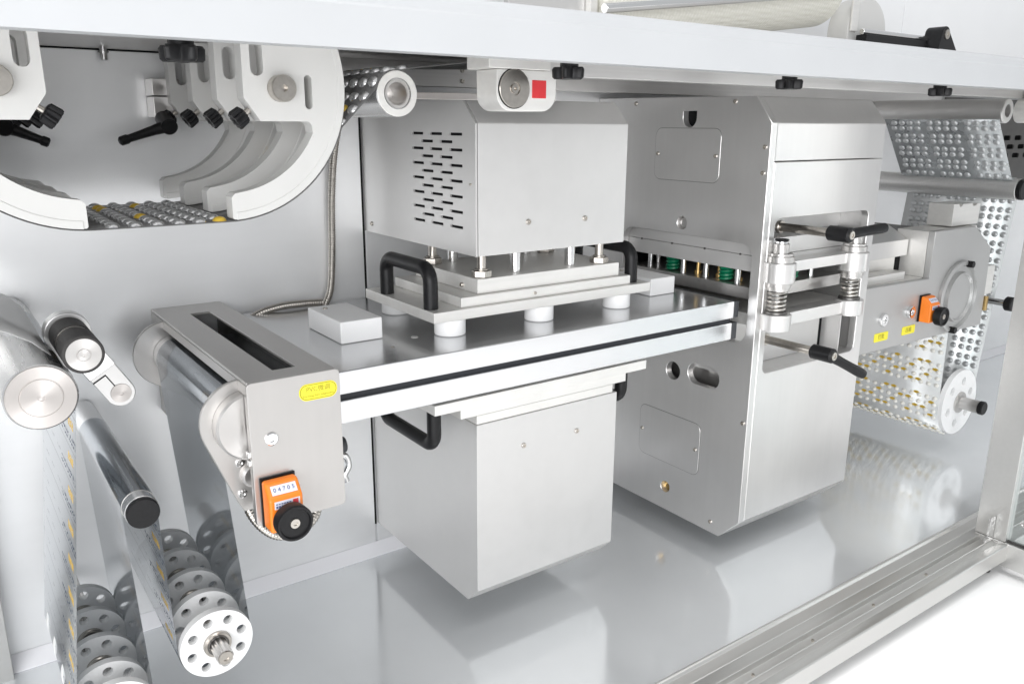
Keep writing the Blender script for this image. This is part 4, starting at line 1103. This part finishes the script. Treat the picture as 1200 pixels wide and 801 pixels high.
# perforated dark guard on the back wall
gh = []
for i in range(6):
    for j in range(3):
        gh.append(rrect(2.20 + i * 0.060 + (j % 2) * 0.024, 2.238 + i * 0.060 + (j % 2) * 0.024, 0.572 + j * 0.022, 0.584 + j * 0.022, 0.005, 4))
gd = thing("perforated_guard", "dark perforated guard plate behind the webs at the upper right", "guard", (2.35, -0.03, 0.49))
obj("plate", plate([(1.95, 0.49), (2.75, 0.49), (2.75, 0.715), (1.95, 0.715)], gh, 'xz', -0.034, -0.031, 0), "guard_dark", gd)
obj("backing", box(B(), 1.955, 2.745, -0.022, -0.018, 0.495, 0.71, 0), "black_gap", gd)

# ================================================================== ON TOP OF THE DECK
bp_ = thing("upper_cover", "white upper machine cover standing on the deck above the beam", "machine cover", (1.1, -0.06, 0.739))
obj("panel", box(B(), 1.085, 1.62, -0.10, -0.07, 0.7390, 1.25, 0.002), "white_panel", bp_)
obj("panel", box(B(), 1.6215, 2.3, -0.10, -0.07, 0.7390, 1.25, 0.002), "white_panel", bp_)
obj("panel", box(B(), -0.2, 0.52, -0.16, -0.13, 0.7390, 1.25, 0.002), "white_panel", bp_)
obj("panel", box(B(), 0.5215, 1.0845, -0.07, -0.05, 0.7390, 1.25, 0.002), "white_panel", bp_)
obj("dark_joint", box(B(), 0.521, 0.5245, -0.158, -0.0705, 0.7390, 1.2, 0), "black_gap", bp_)
ch = thing("feed_chute", "pale chute plate with chrome rail and cream ribbed belt above the beam", "conveyor", (0.85, -0.25, 0.7387))
obj("side_plate", box(B(), 0.575, 0.688, -0.235, -0.225, 0.7388, 0.86, 0.001), "anodised", ch)
obj("post", box(B(), 0.6885, 0.70, -0.245, -0.225, 0.7388, 0.85, 0.001), "plate_alu", ch)
obj("rail", cyl(B(), (0.690, -0.268, 0.7825), (1.18, -0.268, 0.8455), 0.0060, 24), "chrome", ch)
roll = lathe(B(), (0.702, -0.195, 0.7995), (0.489, 0, 0.062), [(0, 0), (0, 0.056), (0.004, 0.060), (0.488, 0.060), (0.492, 0.056), (0.492, 0)], 96)
obj("belt_roll", roll, "belt_cloth", ch)
obj("end_disc", prism(arc(1.245, 0.79, 0.052, 0, 360, 40)[:-1], 'xz', -0.262, -0.225, 0.003), "white_plastic", ch)
obj("end_pad", box(B(), 1.195, 1.212, -0.266, -0.2625, 0.79, 0.85, 0.001), "plate_alu", ch)
t = thing("handle_bracket", "black bracket with round pivot holding a rod on the deck at the right", "bracket", (1.42, -0.30, 0.7387))
obj("bracket_plate", prism([(1.372, 0.7388)] + arc(1.402, 0.795, 0.0125, 170, 20, 10) + [(1.475, 0.7388)], 'xz', -0.305, -0.275, 0.0015), "black_plastic", t)
screw(t, 1.404, -0.3052, 0.795, (0, -1, 0), 0.0075, "bolt_steel", "pivot_screw")
obj("rod", cyl(B(), (1.385, -0.281, 0.7885), (1.20, -0.281, 0.7885), 0.0045, 20), "chrome", t)
obj("bar", box(B(), 1.20, 1.371, -0.290, -0.272, 0.750, 0.784, 0.001), "black_plastic", t)
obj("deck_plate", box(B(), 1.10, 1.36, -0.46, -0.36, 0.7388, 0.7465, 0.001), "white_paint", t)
t = thing("deck_fitting", "small steel fitting on the deck at the far right, beside the black bracket", "fitting", (1.62, -0.30, 0.7387))
obj("post", cyl(B(), (1.585, -0.30, 0.7388), (1.585, -0.30, 0.754), 0.006, 20), "bolt_steel", t)
obj("rail", box(B(), 1.595, 1.72, -0.305, -0.297, 0.7388, 0.7475, 0.001), "plate_alu", t)
